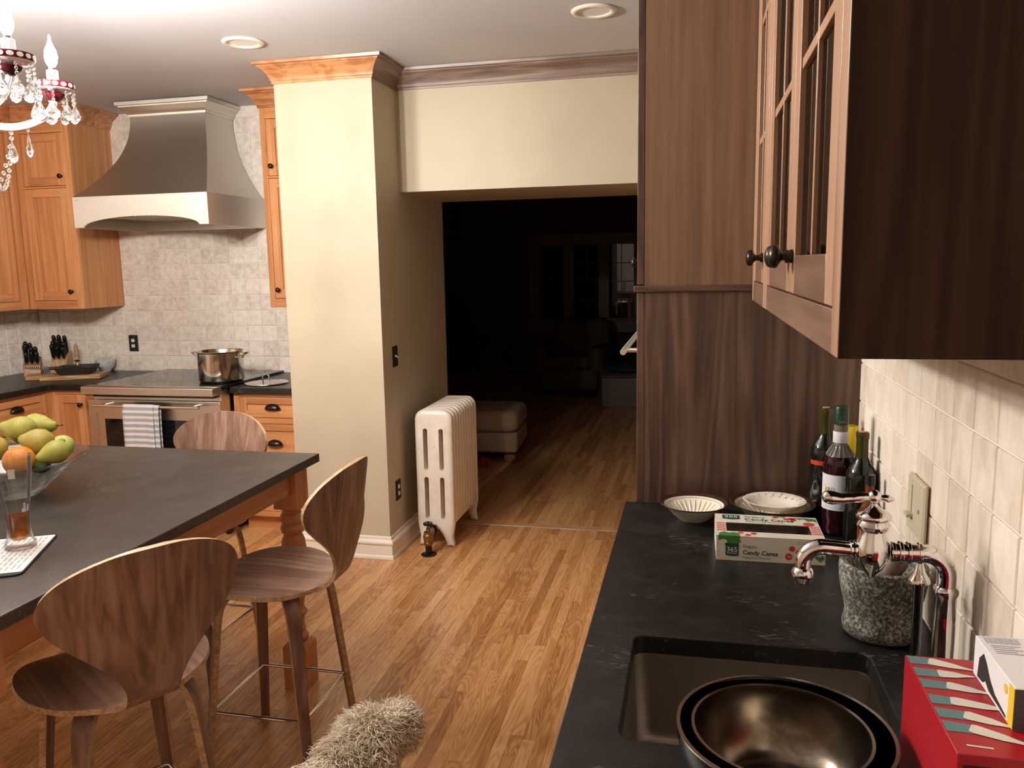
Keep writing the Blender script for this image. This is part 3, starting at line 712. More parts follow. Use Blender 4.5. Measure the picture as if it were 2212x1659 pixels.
sweep(HP, [lambda d: (hc - hx - d, yb_), lambda d: (hc - hx - d, hy - d), lambda d: (hc + hx + d, hy - d), lambda d: (hc + hx + d, yb_)], M_steelhood, 'crown', hd)
MB().box((hc - hx, hy, 2.60), (hc + hx, yb_, 2.684)).build('crown_core', M_steelhood, hd, world=True)
MB().box((-3.735, yf0 - .0006, 2.058), (-3.700, yf0, 2.063)).build('maker_plate', M_chrome, hd, world=True)

# ---------------------------------------------------------------- things on the range and its worktops
pot = thing('stock_pot', 'tall stainless stock pot standing on the cooktop', 'pot', (-2.895, 4.535, .9312))
MB().lathe([(.0001, 0), (.125, 0), (.134, .006), (.137, .016), (.137, .180), (.143, .187), (.143, .190), (.139, .190), (.134, .182), (.134, .012), (.0001, .008)], 48).build('vessel', M_polished, pot, smooth=40)
for s in (-1, 1):
    b = MB(); b.tube([(s * .133, -.035, .150), (s * .150, -.036, .165), (s * .178, -.030, .178), (s * .186, 0, .180), (s * .178, .030, .178), (s * .150, .036, .165), (s * .133, .035, .150)], .0042, 8)
    ho = b.build('handle', M_polished, pot, smooth=60); 
    for dy in (-.035, .035): MB().ell((s * .137, dy, .150), (.004, .009, .010), 10, 6).build('rivet', M_polished, ho, smooth=60)
ld = thing('pot_lid', 'flat steel pot lid lying on the worktop beside the stock pot', 'pot lid', (-2.605, 4.56, .9147))
MB().lathe([(.0001, .004), (.10, .001), (.132, .0), (.136, .004), (.134, .008), (.11, .009), (.06, .016), (.0001, .020)], 44).build('lid', M_polished, ld, smooth=40)
MB().tube([(-.022, 0, .017), (-.022, 0, .045), (-.012, 0, .058), (.012, 0, .058), (.022, 0, .045), (.022, 0, .017)], [.006, .005, .0045, .0045, .005, .006], 8).build('handle', M_polished, ld, smooth=60)

bd = thing('chopping_board', 'thick rustic wooden board with a short handle under the pan', 'chopping board', (-4.10, 4.66, .9145), math.radians(24))
b = MB(); b.prism([(-.17, -.11), (.20, -.10), (.205, .10), (-.16, .11), (-.17, .05), (-.27, .045), (-.285, .03), (-.285, -.03), (-.27, -.045), (-.17, -.05)], 0, .028)
b.build('plank', M_board, bd, bev=.004)
pn = thing('skillet', 'black cast iron square skillet with a steel coil handle', 'skillet', (-4.09, 4.70, .9432), math.radians(28))
def sq(r, k, z): return [(x, y, z) for x, y in rrect(-r, -r, r, r, k, 6)]
MB().loft([sq(.098, .03, 0), sq(.125, .04, .045), sq(.126, .04, .048), sq(.120, .037, .048), sq(.094, .03, .008)]).build('pan', M_iron, pn, smooth=40)
b = MB(); b.tube([(-.118, -.02, .040), (-.15, -.025, .043), (-.17, -.028, .045), (-.30, -.04, .055)], [.013, .011, .006, .006], 8); b.build('handle_core', M_iron, pn, smooth=60)
b = MB(); pts = []
for i in range(90):
    t_ = i / 89; a = t_ * 2 * PI * 11; c = Vector((-.165, -.0275, .0447)).lerp(Vector((-.295, -.039, .0545)), t_); r = .011 if .1 < t_ < .9 else .009
    pts.append(c + Vector((0, math.cos(a) * r, math.sin(a) * r)))
b.tube(pts, .0026, 6); b.build('coil', M_chrome, pn, smooth=60)
MB().ell((-.302, -.04, .0552), (.006, .006, .006), 10, 6).build('tip', M_brass, pn, smooth=60)
pr = thing('grill_press', 'dark round grill press with a chrome knob lying in the skillet', 'grill press', (-4.088, 4.703, .9515))
MB().lathe([(.0001, 0), (.080, 0), (.084, .008), (.078, .022), (.05, .040), (.0001, .046)], 32).build('plate', M_iron, pr, smooth=40)
MB().lathe([(.0001, .045), (.007, .045), (.005, .058), (.004, .068), (.018, .074), (.019, .079), (.012, .083), (.0001, .084)], 20).build('knob', M_chrome, pr, smooth=50)
jr = thing('salt_cellar', 'grey marble lidded jar in the corner behind the skillet', 'jar', (-4.10, 4.985, .9145))
M_marble = mottled('grey_marble', (.30, .30, .30), (.50, .49, .47), (.58, .57, .55), scale=30, rough=.3, detail=8)
MB().lathe([(.0001, 0), (.030, 0), (.036, .008), (.040, .016), (.058, .040), (.066, .065), (.067, .082), (.0001, .080)], 30).build('bowl', M_marble, jr, smooth=40)
MB().lathe([(.0001, .0825), (.068, .0825), (.068, .088), (.05, .100), (.015, .106), (.0001, .106)], 30).build('lid', M_marble, jr, smooth=40)
MB().lathe([(.0001, .105), (.010, .105), (.009, .120), (.012, .126), (.010, .131), (.0001, .132)], 16).build('knob', M_marble, jr, smooth=50)
# knife blocks
def knife_block(loc, rz, label, klabel, mats, n, seed, H_):
    """low slanted block crowded with black handles; local -y faces the room"""
    kb = thing('knife_block', label, 'knife block', loc, rz)
    MB().prism([(-.085, 0), (.065, 0), (.065, H_), (-.055, H_ * .62)], -.052, .052, lambda a, c, h: (h, a, c)).build('block', mats, kb, bev=.004)
    rk = random.Random(seed); Q = Matrix.Rotation(rz, 3, 'Z')
    for i in range(n):
        row, cl_ = i // 3, i % 3
        y = -.040 + row * .036; z = H_ * (.62 + .38 * (y + .055) / .12)
        p = Vector((-.033 + cl_ * .033 + rk.uniform(-.003, .003), y, z + .001))
        dd = Vector((rk.uniform(-.03, .03), -.30 + rk.uniform(-.03, .03), .95)).normalized()
        L = (.085, .10, .115)[row] + rk.uniform(-.012, .015)
        k = thing('kitchen_knife', klabel, 'knife', Vector(loc) + Q @ p, rz, 'knives in the ' + label.split()[0] + ' block')
        h = MB(); h.tube([dd * (.012 + L * q) for q in (0, .12, .35, .6, .8, .93, 1)], [.0105, .012, .0135, .014, .015, .0135, .007], 10); h.build('handle', M_black, k, smooth=60)
        MB().cyl((0, 0, 0), tuple(dd * .0135), .0085, n=10).build('bolster', M_polished, k)
    return kb
M_blockred = wood('knife_block_reddish', (.22, .09, .04), (.34, .16, .075), (.44, .24, .12), ax=2, s=8, ring=1, rough=.5, tone=.1)
knife_block((-4.475, 4.73, .9145), math.radians(38), 'reddish wooden knife block at the left picture edge', 'black handled knife standing in the reddish knife block', M_blockred, 8, 2, .13)
knife_block((-4.42, 4.935, .9145), math.radians(20), 'pale wooden knife block in the worktop corner', 'black handled knife standing in the pale corner knife block', M_block, 9, 5, .15)
ka = MB(); ka.lathe([(.0001, 0), (.013, 0), (.014, .03), (.012, .08), (.015, .13), (.012, .19), (.006, .20), (.0001, .2)], 14)
ka = ka.build('rolling_tool', M_board, None, smooth=50); ka.location = (-4.30, 4.945, .9145); tag(ka, 'small wooden handled tool leaning upright beside the corner knife block', 'kitchen tool')
# ---------------------------------------------------------------- island table
TX0, TX1, TY0, TY1 = -3.0, -1.404, 1.23, 2.82
tb = thing('island_table', 'square cherry island table with turned legs and a black stone top', 'table', (-2.2, 2.02, 0))
MB().box((TX0, TY0, .882), (TX1, TY1, .914)).build('stone_top', M_slatetable, tb, bev=.003, world=True)
TURN = [(.0001, .185), (.030, .190), (.038, .200), (.038, .208), (.030, .218), (.024, .226), (.028, .234), (.030, .240), (.024, .250), (.026, .285), (.034, .296), (.037, .305), (.033, .314), (.026, .322),
        (.029, .345), (.036, .39), (.043, .45), (.047, .51), (.047, .56), (.043, .595), (.036, .612), (.034, .618), (.042, .627), (.046, .640), (.042, .654), (.035, .660), (.042, .668), (.046, .682), (.042, .696), (.034, .704), (.034, .712), (.042, .718), (.042, .724), (.0001, .726)]
for lx, ly in ((TX1 - .085, TY1 - .085), (TX1 - .085, TY0 + .085), (TX0 + .085, TY1 - .085), (TX0 + .085, TY0 + .085)):
    b = MB(); b.box((lx - .0475, ly - .0475, .724), (lx + .0475, ly + .0475, .882)); b.box((lx - .0475, ly - .0475, 0), (lx + .0475, ly + .0475, .172))
    b.loft([[(lx + s * k, ly + t_ * k, z) for s, t_ in ((-1, -1), (1, -1), (1, 1), (-1, 1))] for k, z in ((.0475, .172), (.034, .190))])
    b.lathe(TURN, 28, (lx, ly, 0)); b.build('leg', M_cherry[2], tb, world=True, smooth=35)
for a, c in (((TX0 + .13, TY0 + .06, .785), (TX1 - .13, TY0 + .082, .882)), ((TX0 + .13, TY1 - .082, .785), (TX1 - .13, TY1 - .06, .882))): MB().box(a, c).build('apron', M_cherry[0], tb, bev=.002, world=True)
for a, c in (((TX1 - .082, TY0 + .13, .785), (TX1 - .06, TY1 - .13, .882)), ((TX0 + .06, TY0 + .13, .785), (TX0 + .082, TY1 - .13, .882))): MB().box(a, c).build('apron', M_cherry[1], tb, bev=.002, world=True)

# ---------------------------------------------------------------- moulded plywood stools
ST = [(.210, .612, .03), (.207, .615, .085), (.196, .619, .130), (.168, .623, .172), (.115, .626, .205), (.05, .627, .221), (-.02, .625, .222), (-.075, .622, .206), (-.115, .620, .178), (-.145, .620, .142), (-.168, .620, .108), (-.188, .622, .084), (-.206, .627, .070), (-.222, .637, .063),
      (-.235, .653, .061), (-.245, .676, .064), (-.253, .706, .077), (-.260, .742, .102), (-.267, .780, .140), (-.273, .818, .182), (-.279, .852, .214), (-.284, .882, .231), (-.288, .908, .236), (-.292, .934, .229), (-.296, .958, .211), (-.299, .979, .184), (-.302, .996, .150), (-.304, 1.009, .110), (-.305, 1.017, .070), (-.306, 1.021, .03)]
def shell(rows, nu, thick, back):
    def pt(st, u):
        y, z, h = st
        if back:
            k = max(0, min(1, (z - .66) / .2)); return Vector((u * h * (1 - .05 * k * u * u), y + (.052 * k) * (u * h / .22) ** 2, z))
        e = max(0, min(1, (y + .2) / .1))
        return Vector((u * h, y, z + .012 * e * (u * h / .2) ** 2 - .004 * e))
    G = [[pt(st, -1 + 2 * j / (nu - 1)) for j in range(nu)] for st in rows]
    T, Bt = [], []
    for i, r in enumerate(G):
        tr, br = [], []
        for j, p in enumerate(r):
            a = G[min(i + 1, len(G) - 1)][j] - G[max(i - 1, 0)][j]; c = r[min(j + 1, nu - 1)] - r[max(j - 1, 0)]
            n = c.cross(a).normalized()
            if n.length < .5: n = Vector((0, 0, 1))
            tr.append(p + n * thick * .5); br.append(p - n * thick * .5)
        T.append(tr); Bt.append(br)
    m = MB(); R_, K = len(rows), nu
    vs = [p for r in T for p in r] + [p for r in Bt for p in r]; o = R_ * K; fs = []; m.k = 0
    for i in range(R_ - 1):
        for j in range(K - 1):
            fs.append((i * K + j, i * K + j + 1, (i + 1) * K + j + 1, (i + 1) * K + j)); fs.append((o + i * K + j, o + (i + 1) * K + j, o + (i + 1) * K + j + 1, o + i * K + j + 1))
    n0 = len(fs)
    for i in range(R_ - 1):
        for j in (0, K - 1): fs.append((i * K + j, (i + 1) * K + j, o + (i + 1) * K + j, o + i * K + j))
    for i in (0, R_ - 1):
        for j in range(K - 1): fs.append((i * K + j, i * K + j + 1, o + i * K + j + 1, o + i * K + j))
    m.add(vs, fs); m.m = [0] * n0 + [1] * (len(fs) - n0)
    return m
def densify(rows, k=3):
    out = []
    for i in range(len(rows) - 1):
        p0, p1, p2, p3 = rows[max(i - 1, 0)], rows[i], rows[i + 1], rows[min(i + 2, len(rows) - 1)]
        for q in range(k):
            t_ = q / k; out.append(tuple(.5 * (2 * b_ + (c_ - a_) * t_ + (2 * a_ - 5 * b_ + 4 * c_ - d_) * t_ ** 2 + (3 * b_ - a_ - 3 * c_ + d_) * t_ ** 3) for a_, b_, c_, d_ in zip(p0, p1, p2, p3)))
    return out + [rows[-1]]
def make_stool():
    s = thing('bar_stool', '', 'stool', (0, 0, 0), 0, 'walnut plywood stools around the island table')
    shell(densify(ST[:15]), 21, .014, False).build('seat', [M_stool[1], M_ply], s, smooth=40)
    shell(densify(ST[14:]), 21, .012, True).build('backrest', [M_stool[2], M_ply], s, smooth=40)
    for k in range(4):
        a = math.radians(45 + 90 * k); e = Vector((math.cos(a), math.sin(a), 0)); t_ = Vector((-math.sin(a), math.cos(a), 0))
        path = [(.035, .603), (.10, .603), (.135, .601), (.160, .590), (.178, .565), (.188, .525), (.198, .45), (.222, .25), (.252, .0)]
        path = densify([(p[0], p[1], 0) for p in path], 3)
        rings = []
        for i, (r, z, _) in enumerate(path):
            q0, q1 = path[max(i - 1, 0)], path[min(i + 1, len(path) - 1)]
            tg = (e * (q1[0] - q0[0]) + Vector((0, 0, 1)) * (q1[1] - q0[1])).normalized(); nn = tg.cross(t_).normalized()
            f = i / (len(path) - 1); w_ = .025 - .010 * max(0, f - .45) / .55; h_ = .0105 - .002 * f
            c = e * r + Vector((0, 0, z)); rings.append([c + t_ * w_ + nn * h_, c - t_ * w_ + nn * h_, c - t_ * w_ - nn * h_, c + t_ * w_ - nn * h_])
        m = MB(); n = len(rings); vs = [p for r in rings for p in r]; fs = []; mi = []
        for i in range(n - 1):
            for j in range(4): fs.append((i * 4 + j, i * 4 + (j + 1) % 4, (i + 1) * 4 + (j + 1) % 4, (i + 1) * 4 + j)); mi.append(0 if j % 2 == 0 else 1)
        fs += [(0, 1, 2, 3), tuple((n - 1) * 4 + j for j in range(4))]; mi += [1, 1]
        m.add(vs, fs); m.m = mi; m.build('leg', [M_stool[2], M_ply], s, smooth=40)
    r = .2265 / math.sqrt(2)
    MB().tube([(x, y, .215) for x, y in rrect(-r, -r, r, r, .012, 4)], .0060, 10, True).build('footrest', M_chrome, s, smooth=60)
    return s
stool = make_stool()
SPOTS = [((-1.335, 2.315), 90, 'walnut plywood bar stool standing sideways at the far table corner'),
         ((-1.415, 1.665), 57.5, 'nearest walnut plywood bar stool, seen from behind'),
         ((-1.955, 2.77), 178, 'walnut plywood bar stool across the table in front of the range')]
for i, ((x, y), a, lb) in enumerate(SPOTS):
    o = stool if i == 0 else copy_tree(stool)
    o.location = (x, y, 0); o.rotation_euler = (0, 0, math.radians(a)); o['label'] = lb

# ---------------------------------------------------------------- on the table
TZ = .9145
fb = thing('fruit_bowl', 'wide cut glass bowl heaped with fruit on the island table', 'bowl', (-2.13, 2.13, TZ))
BP = [(.0001, 0), (.070, 0), (.074, .006), (.085, .018), (.120, .052), (.160, .084), (.205, .110), (.222, .118), (.224, .122), (.203, .117), (.155, .092), (.114, .060), (.078, .026), (.060, .014), (.0001, .012)]
MB().lathe(BP, 64).build('glass', thinglass('cut_glass', (.96, .97, .96), 1.6, .06, 1.25), fb, smooth=40)
b = MB()
for k in range(36):
    a = 2 * PI * k / 36; b.tube([(r * math.cos(a + q * .5), r * math.sin(a + q * .5), z) for q, (r, z) in enumerate(((.084, .014), (.119, .049), (.158, .080)))], .0032, 6)
cuts = b.build('cut_ribs', MATS['cut_glass'], fb, smooth=60); cuts['kind'] = 'stuff'
M_pear = mottled('pear_skin', (.34, .33, .045), (.44, .42, .075), (.52, .44, .11), scale=16, rough=.45, detail=5, bmp=.05)
M_peary = mottled('pear_skin_golden', (.36, .29, .045), (.48, .38, .075), (.50, .33, .10), scale=14, rough=.45, detail=5, bmp=.05)
M_applegreen = mottled('green_apple_skin', (.36, .42, .05), (.45, .50, .09), (.52, .55, .14), scale=20, rough=.35, bmp=.02)
M_lime = mottled('lime_skin', (.035, .10, .012), (.06, .15, .02), (.10, .20, .03), scale=25, rough=.4, bmp=.1)
M_orange = mottled('orange_peel', (.62, .19, .012), (.70, .24, .018), (.74, .28, .028), scale=220, rough=.42, bmp=.5, bd=.0015, detail=2)
M_stalk = P('fruit_stalk', (.06, .03, .012), .7)
PEAR = [(.0001, .004), (.012, .0), (.026, .004), (.037, .018), (.041, .034), (.039, .050), (.032, .066), (.023, .081), (.017, .093), (.013, .101), (.006, .105), (.0001, .104)]
APP = [(.0001, .008), (.012, .002), (.024, .004), (.034, .018), (.038, .034), (.037, .048), (.030, .062), (.018, .069), (.008, .067), (.0001, .061)]
def fruit(kind, label, cat, loc, axis, mat, k=1.0, stalk=True):
    t = thing(kind, label, cat, loc, 0, 'fruit in the glass bowl')
    q = Vector(axis).to_track_quat('Z', 'Y')
    if kind == 'pear': prof, c, top = PEAR, .045, .104
    elif kind == 'orange': prof, c, top = [(max(.0001, .043 * math.sin(PI * i / 14)), .041 - .041 * math.cos(PI * i / 14)) for i in range(15)], .041, .08
    else: prof, c, top = APP, .036, .062
    m = MB(); m.lathe(prof, 28); m.v = [tuple(q @ ((Vector(p) - Vector((0, 0, c))) * k)) for p in m.v]; m.build('flesh', mat, t, smooth=60)
    if stalk:
        s = MB(); s.tube([q @ (Vector(p) * k) for p in ((0, 0, top - c - .004), (.002, 0, top - c + .008), (.006, .001, top - c + .018))], [.0022, .0016, .0022], 7); s.build('stalk', M_stalk, t, smooth=60)
    return t
fz = TZ
fruit('pear', 'yellow green pear lying on top of the fruit heap at the picture edge', 'pear', (-2.150, 2.19, 1.115), (-.9, -.1, .15), M_pear, 1.12)
fruit('pear', 'golden pear above the orange, its stalk pointing left', 'pear', (-2.035, 2.135, 1.088), (-.95, .1, .12), M_peary, 1.12)
fruit('pear', 'small pear at the right rim of the glass bowl', 'pear', (-1.958, 2.118, 1.062), (-.5, -.8, -.25), M_pear, .92)
fruit('pear', 'green yellow pear behind the top of the fruit heap', 'pear', (-2.165, 2.285, 1.108), (.85, .2, .0), M_pear, 1.05)
fruit('pear', 'yellow pear left of the orange at the picture edge', 'pear', (-2.165, 2.09, 1.075), (-.5, -.7, .3), M_peary, 1.0)
fruit('apple', 'pale green apple behind the small pear', 'apple', (-2.0, 2.20, 1.062), (.5, -.5, .5), M_applegreen, .95)
fruit('orange', 'large orange in front of the pears', 'orange', (-2.030, 2.055, 1.048), (.2, -.6, .6), M_orange, 1.08, False)
fruit('lime', 'dark green lime right of the orange in the bowl', 'lime', (-1.992, 2.095, 1.030), (.6, .4, .1), M_lime, .80, False)
fruit('lime', 'dark green lime left of the orange under the glass rim', 'lime', (-2.125, 2.02, 1.02), (.5, -.5, .1), M_lime, .85, False)
fruit('apple', 'green apple deep in the bowl under the pears', 'apple', (-2.12, 2.14, .985), (0, 0, 1), M_applegreen, .95)
# paper on a dark folder
ang = math.atan2(1.552 - 1.792, -1.55 + 1.672)
fo = MB(); fo.prism(rrect(-.155, -.235, .155, .004, .02), 0, .004); fo = fo.build('folder', M_blackmatt, None, bev=.001)
fo.location = (-1.616, 1.668, TZ); fo.rotation_euler = (0, 0, ang); tag(fo, 'slim black folder under the printed sheet on the table', 'folder')
pa = thing('printed_sheet', 'white printed paper sheet under the beer glass', 'paper', (-1.616, 1.668, TZ + .0042), ang)
MB().prism(rrect(-.142, -.216, .138, 0, .006), 0, .0006).build('sheet', M_paper, pa)
M_ink = P('grey_print', (.38, .37, .38), .8); b = MB(); rp = random.Random(4)
for k in range(15):
    y0 = -.015 - k * .0125; x = -.125
    while x < .115:
        L = rp.uniform(.012, .04); b.box((x, y0, .0006), (min(x + L, .12), y0 - .0035, .0008)); x += L + .008
pt_ = b.build('print', M_ink, pa); pt_['kind'] = 'stuff'
# beer glass
bg = thing('beer_glass', 'tall curved beer glass with a little amber beer left', 'glass', (-1.695, 1.692, TZ + .0052))
GP = [(.0001, 0), (.032, 0), (.037, .004), (.037, .012), (.031, .024), (.027, .045), (.0265, .062), (.030, .10), (.037, .155), (.043, .205), (.0455, .238), (.0455, .241), (.0435, .241), (.041, .205), (.035, .155), (.028, .10), (.0245, .062), (.025, .045), (.026, .030), (.018, .022), (.0001, .021)]
MB().lathe(GP, 40).build('glass', M_glass, bg, smooth=40)
M_beer = thinglass('amber_beer', (.97, .55, .15), .4, .03, 1.25)
MB().lathe([(.0001, .0225), (.018, .0235), (.0255, .032), (.0245, .045), (.024, .062), (.0265, .085), (.0001, .085)], 32).build('beer', M_beer, bg, smooth=40)
M_print = P('glass_print', (.72, .70, .62), .6)
b = MB()
for a0, a1, z0, z1 in ((-25, -5, .098, .108), (-18, -8, .108, .122), (0, 12, .098, .116), (-60, -40, .19, .215)):
    vs = []
    for i in range(6):
        a = math.radians(a0 + (a1 - a0) * i / 5)
        for z in (z0, z1): r = .0305 + (z - .10) * .128; vs.append((r * math.cos(a), r * math.sin(a), z))
    b.add(vs, [(2 * i, 2 * i + 2, 2 * i + 3, 2 * i + 1) for i in range(5)])
pg = b.build('printed_mark', M_print, bg); pg['kind'] = 'stuff'

# ---------------------------------------------------------------- radiator
ra = thing('radiator', 'white cast iron column radiator beside the pier', 'radiator', (-1.452, 4.62, 0))
def section_outline(feet):
    hw = .113; o = []
    if feet: o += [(-.108, 0), (-.062, 0), (-.058, .02), (-.035, .07), (-.015, .098), (.015, .098), (.035, .07), (.058, .02), (.062, 0), (.108, 0), (.106, .02), (.100, .06), (hw, .13)]
    else: o += [(-.09, .115), (-.06, .10), (.06, .10), (.09, .115), (hw, .14)]
    o += [(hw, .72)] + [(hw - .055 + .055 * math.cos(a), .745 + .062 * math.sin(a)) for a in [PI / 2 * k / 6 for k in range(1, 7)]]
    o += [(-hw + .055 - .055 * math.sin(a), .745 + .062 * math.cos(a)) for a in [PI / 2 * k / 6 for k in range(0, 6)]]
    o += [(-hw, .72), (-hw, .13 if feet else .14)]
    if feet: o += [(-.100, .06), (-.106, .02)]
    return o
SL = []
for cx in (-.047, .047):
    for z0, z1 in ((.165, .415), (.455, .70)): SL.append([(cx + p, z0 + q) for p, q in rrect(-.013, 0, .013, z1 - z0, .0125, 4)])
secs = []
def inset(pts, d):
    n = len(pts); out = []
    for i in range(n):
        p0, p1, p2 = Vector(pts[i - 1]), Vector(pts[i]), Vector(pts[(i + 1) % n])
        a, c = (p1 - p0), (p2 - p1)
        a = a.normalized() if a.length > 1e-9 else c.normalized(); c = c.normalized() if c.length > 1e-9 else a
        na, nc = Vector((-a.y, a.x)), Vector((-c.y, c.x)); m = (na + nc)
        m = m.normalized() if m.length > 1e-6 else na
        out.append(tuple(p1 + m * d / max(.5, m.dot(na))))
    return out
for feet in (True, False):
    ol = section_outline(feet); core = plate('section', inset(ol, .024), SL, -.0262, .0262, M_radiator, None)
    bm = bmesh.new(); bm.from_mesh(core.data)
    vs_ = [[bm.verts.new((p[0], p[1], h)) for p in inset(ol, d)] for h, d in ((-.0262, .024), (-.0235, .0135), (-.0175, .0060), (-.008, .0008), (.008, .0008), (.0175, .0060), (.0235, .0135), (.0262, .024))]
    for r0, r1 in zip(vs_, vs_[1:]):
        for i in range(len(ol)): j = (i + 1) % len(ol); bm.faces.new((r0[i], r0[j], r1[j], r1[i]))
    bmesh.ops.remove_doubles(bm, verts=bm.verts, dist=1e-5)
    for v in bm.verts: v.co = (v.co.x, v.co.z, v.co.y)
    bmesh.ops.recalc_face_normals(bm, faces=bm.faces); bm.to_mesh(core.data); bm.free()
    core.data.shade_smooth(); core.data.set_sharp_from_angle(angle=math.radians(38)); secs.append(core)
for i in range(10):
    s = secs[0] if i in (0, 9) else secs[1]
    o = s if i in (0, 1) else s.copy()
    if i not in (0, 1): C.objects.link(o)
    o.parent = ra; o.location = (0, -.2535 + .0562 * i, 0)
b = MB(); b.cyl((0, -.25, .135), (0, .25, .135), .028, n=16); b.cyl((0, -.25, .745), (0, .25, .745), .028, n=16)
for part, z in (('push_nipple_tube', .135), ('push_nipple_tube', .745)): MB().cyl((0, -.25, z), (0, .25, z), .028, n=16).build(part, M_radiator, ra, smooth=40)
MB().lathe([(.0001, 0), (.008, 0), (.008, .002), (.004, .003), (.0001, .003)], 16, (-.0, -.2805, .60), (0, -1, 0)).build('medallion', M_radiator, ra, smooth=30)
va = thing('radiator_valve', 'brass radiator valve with a black handwheel on the floor', 'valve', (-1.453, 4.205, 0))
MB().lathe([(.0001, 0), (.044, 0), (.045, .004), (.038, .009), (.022, .011), (.0001, .011)], 28).build('floor_flange', M_bronze, va, smooth=40)
MB().lathe([(.019, .010), (.019, .05), (.021, .055), (.021, .065), (.0001, .065)], 20).build('pipe', M_bronze, va, smooth=40)
MB().lathe([(.0001, .060), (.026, .060), (.027, .073), (.022, .077), (.027, .085), (.030, .100), (.029, .115), (.025, .122), (.027, .126), (.025, .134), (.013, .140), (.011, .150), (.012, .157), (.006, .160), (.005, .176), (.0001, .176)], 24).build('valve_body', M_brass, va, smooth=40)
MB().lathe([(.0001, .174), (.010, .172), (.024, .174), (.028, .180), (.026, .188), (.014, .191), (.0001, .190)], 24).build('handwheel', M_black, va, smooth=50)
MB().tube([(0, .012, .105), (0, .06, .118), (0, .09, .122), (0, .127, .122)], [.018, .017, .016, .016], 14).build('union', M_brass, va, smooth=50)
MB().lathe([(.018, .085), (.026, .085), (.026, .10), (.018, .10)], 8, (0, 0, .122), (0, 1, 0), closed=True).build('union_nut', M_bronze, va)

# ---------------------------------------------------------------- chandelier
CX, CY = -2.115, 1.925
ch = thing('chandelier', 'crystal chandelier with candle bulbs and red rimmed glass dishes', 'chandelier', (CX, CY, CEIL))
Z = lambda z: z - CEIL
MB().lathe([(.0001, Z(CEIL)), (.065, Z(CEIL)), (.065, Z(2.675)), (.045, Z(2.665)), (.012, Z(2.655)), (.0001, Z(2.655))], 28).build('canopy', M_chrome, ch, smooth=40)
MB().cyl((0, 0, Z(2.66)), (0, 0, Z(2.50)), .006, n=10).build('rod', M_chrome, ch)
MB().lathe([(.006, Z(2.52)), (.03, Z(2.49)), (.02, Z(2.45)), (.016, Z(2.38)), (.035, Z(2.34)), (.04, Z(2.30)), (.018, Z(2.26)), (.022, Z(2.2)), (.055, Z(2.14)), (.06, Z(2.11)), (.03, Z(2.06)), (.02, Z(2.02)), (.045, Z(1.98)), (.03, Z(1.94)), (.006, Z(1.92)), (.0001, Z(1.918))], 24).build('column', M_crystalrod, ch, smooth=60)
M_bulb = P('lit_bulb', (1, 1, 1), .3, emit=BULB_COLOR, es=BULB_STRENGTH)
M_red = P('ruby_glass_rim', (.09, .003, .006), .12)
M_silver = P('silvered_glass', (.85, .83, .80), .25, .4)
M_candle = P('candle_sleeve_white', (.85, .84, .80), .4)
bulb_me = MB().lathe([(.0001, 0), (.008, .002), (.0155, .014), (.0185, .030), (.0155, .050), (.008, .066), (.004, .080), (.0025, .092), (.0001, .096)], 12).mesh('bulb', M_bulb, 60)
sleeve_me = MB().lathe([(.0001, 0), (.0165, 0), (.0165, .064), (.012, .066), (.0001, .066)], 18).mesh('candle_sleeve', M_candle, 40)
neck_me = MB().lathe([(.0001, 0), (.0095, 0), (.0095, .008), (.0001, .008)], 14).mesh('bulb_socket', M_bronze, 40)
dish_me = MB().lathe([(.0001, 0), (.020, 0), (.040, .006), (.054, .016), (.0545, .018), (.040, .010), (.018, .004), (.0001, .004)], 32).mesh('dish', M_crystalarm, 40)
cup_me = MB().lathe([(.0001, -.022), (.012, -.022), (.026, -.010), (.030, 0), (.0001, 0)], 24).mesh('cup', P('ruby_glass', (.06, .004, .008), .1), 50)
b = MB(); b.lathe([(.0545, .014), (.0575, .014), (.0585, .032), (.0565, .031), (.0545, .020)], 48, closed=True); rim_me = b.mesh('rim', M_red, 50)
b = MB()
for k in range(16):
    a = 2 * PI * k / 16; c = Vector((.0586 * math.cos(a), .0586 * math.sin(a), .0228)); t_ = Vector((-math.sin(a), math.cos(a), 0)); r = Vector((math.cos(a), math.sin(a), 0))
    vs = [c + t_ * .0088 * math.cos(q) + Vector((0, 0, .0062 * math.sin(q))) + r * .0004 for q in [2 * PI * j / 12 for j in range(12)]]
    b.add(vs + [c + r * .0014], [(j, (j + 1) % 12, 12) for j in range(12)])
oval_me = b.mesh('white_ovals', M_silver, 60)
def drop_mesh(L, W, T):
    rows = [(0, .12), (.12, .22), (.35, .62), (.58, .95), (.72, 1.0), (.86, .82), (.96, .38), (1, .06)]; n = 8; v = MB()
    rings = [[(W * r * math.cos(2 * PI * (j + .5 * (i % 2)) / n), T * r * math.sin(2 * PI * (j + .5 * (i % 2)) / n), -L * z) for j in range(n)] for i, (z, r) in enumerate(rows)]
    v.loft(rings); return v.mesh('crystal_drop', M_crystal)
drop_me = drop_mesh(.052, .0195, .012); big_me = drop_mesh(.066, .021, .013); spear_me = drop_mesh(.072, .010, .008)
bead_me = MB().ell((0, 0, 0), (.0065, .0065, .0065), 8, 6).mesh('bead', M_crystal)
small_me = MB().ell((0, 0, 0), (.0045, .0045, .0055), 8, 5).mesh('bead', M_crystal)
band_me = MB().lathe([(.046, .008), (.0555, .011), (.0570, .0138), (.0545, .0138)], 40, closed=True).mesh('silver_band', M_silver, 40)
R_A = .352
mids = []
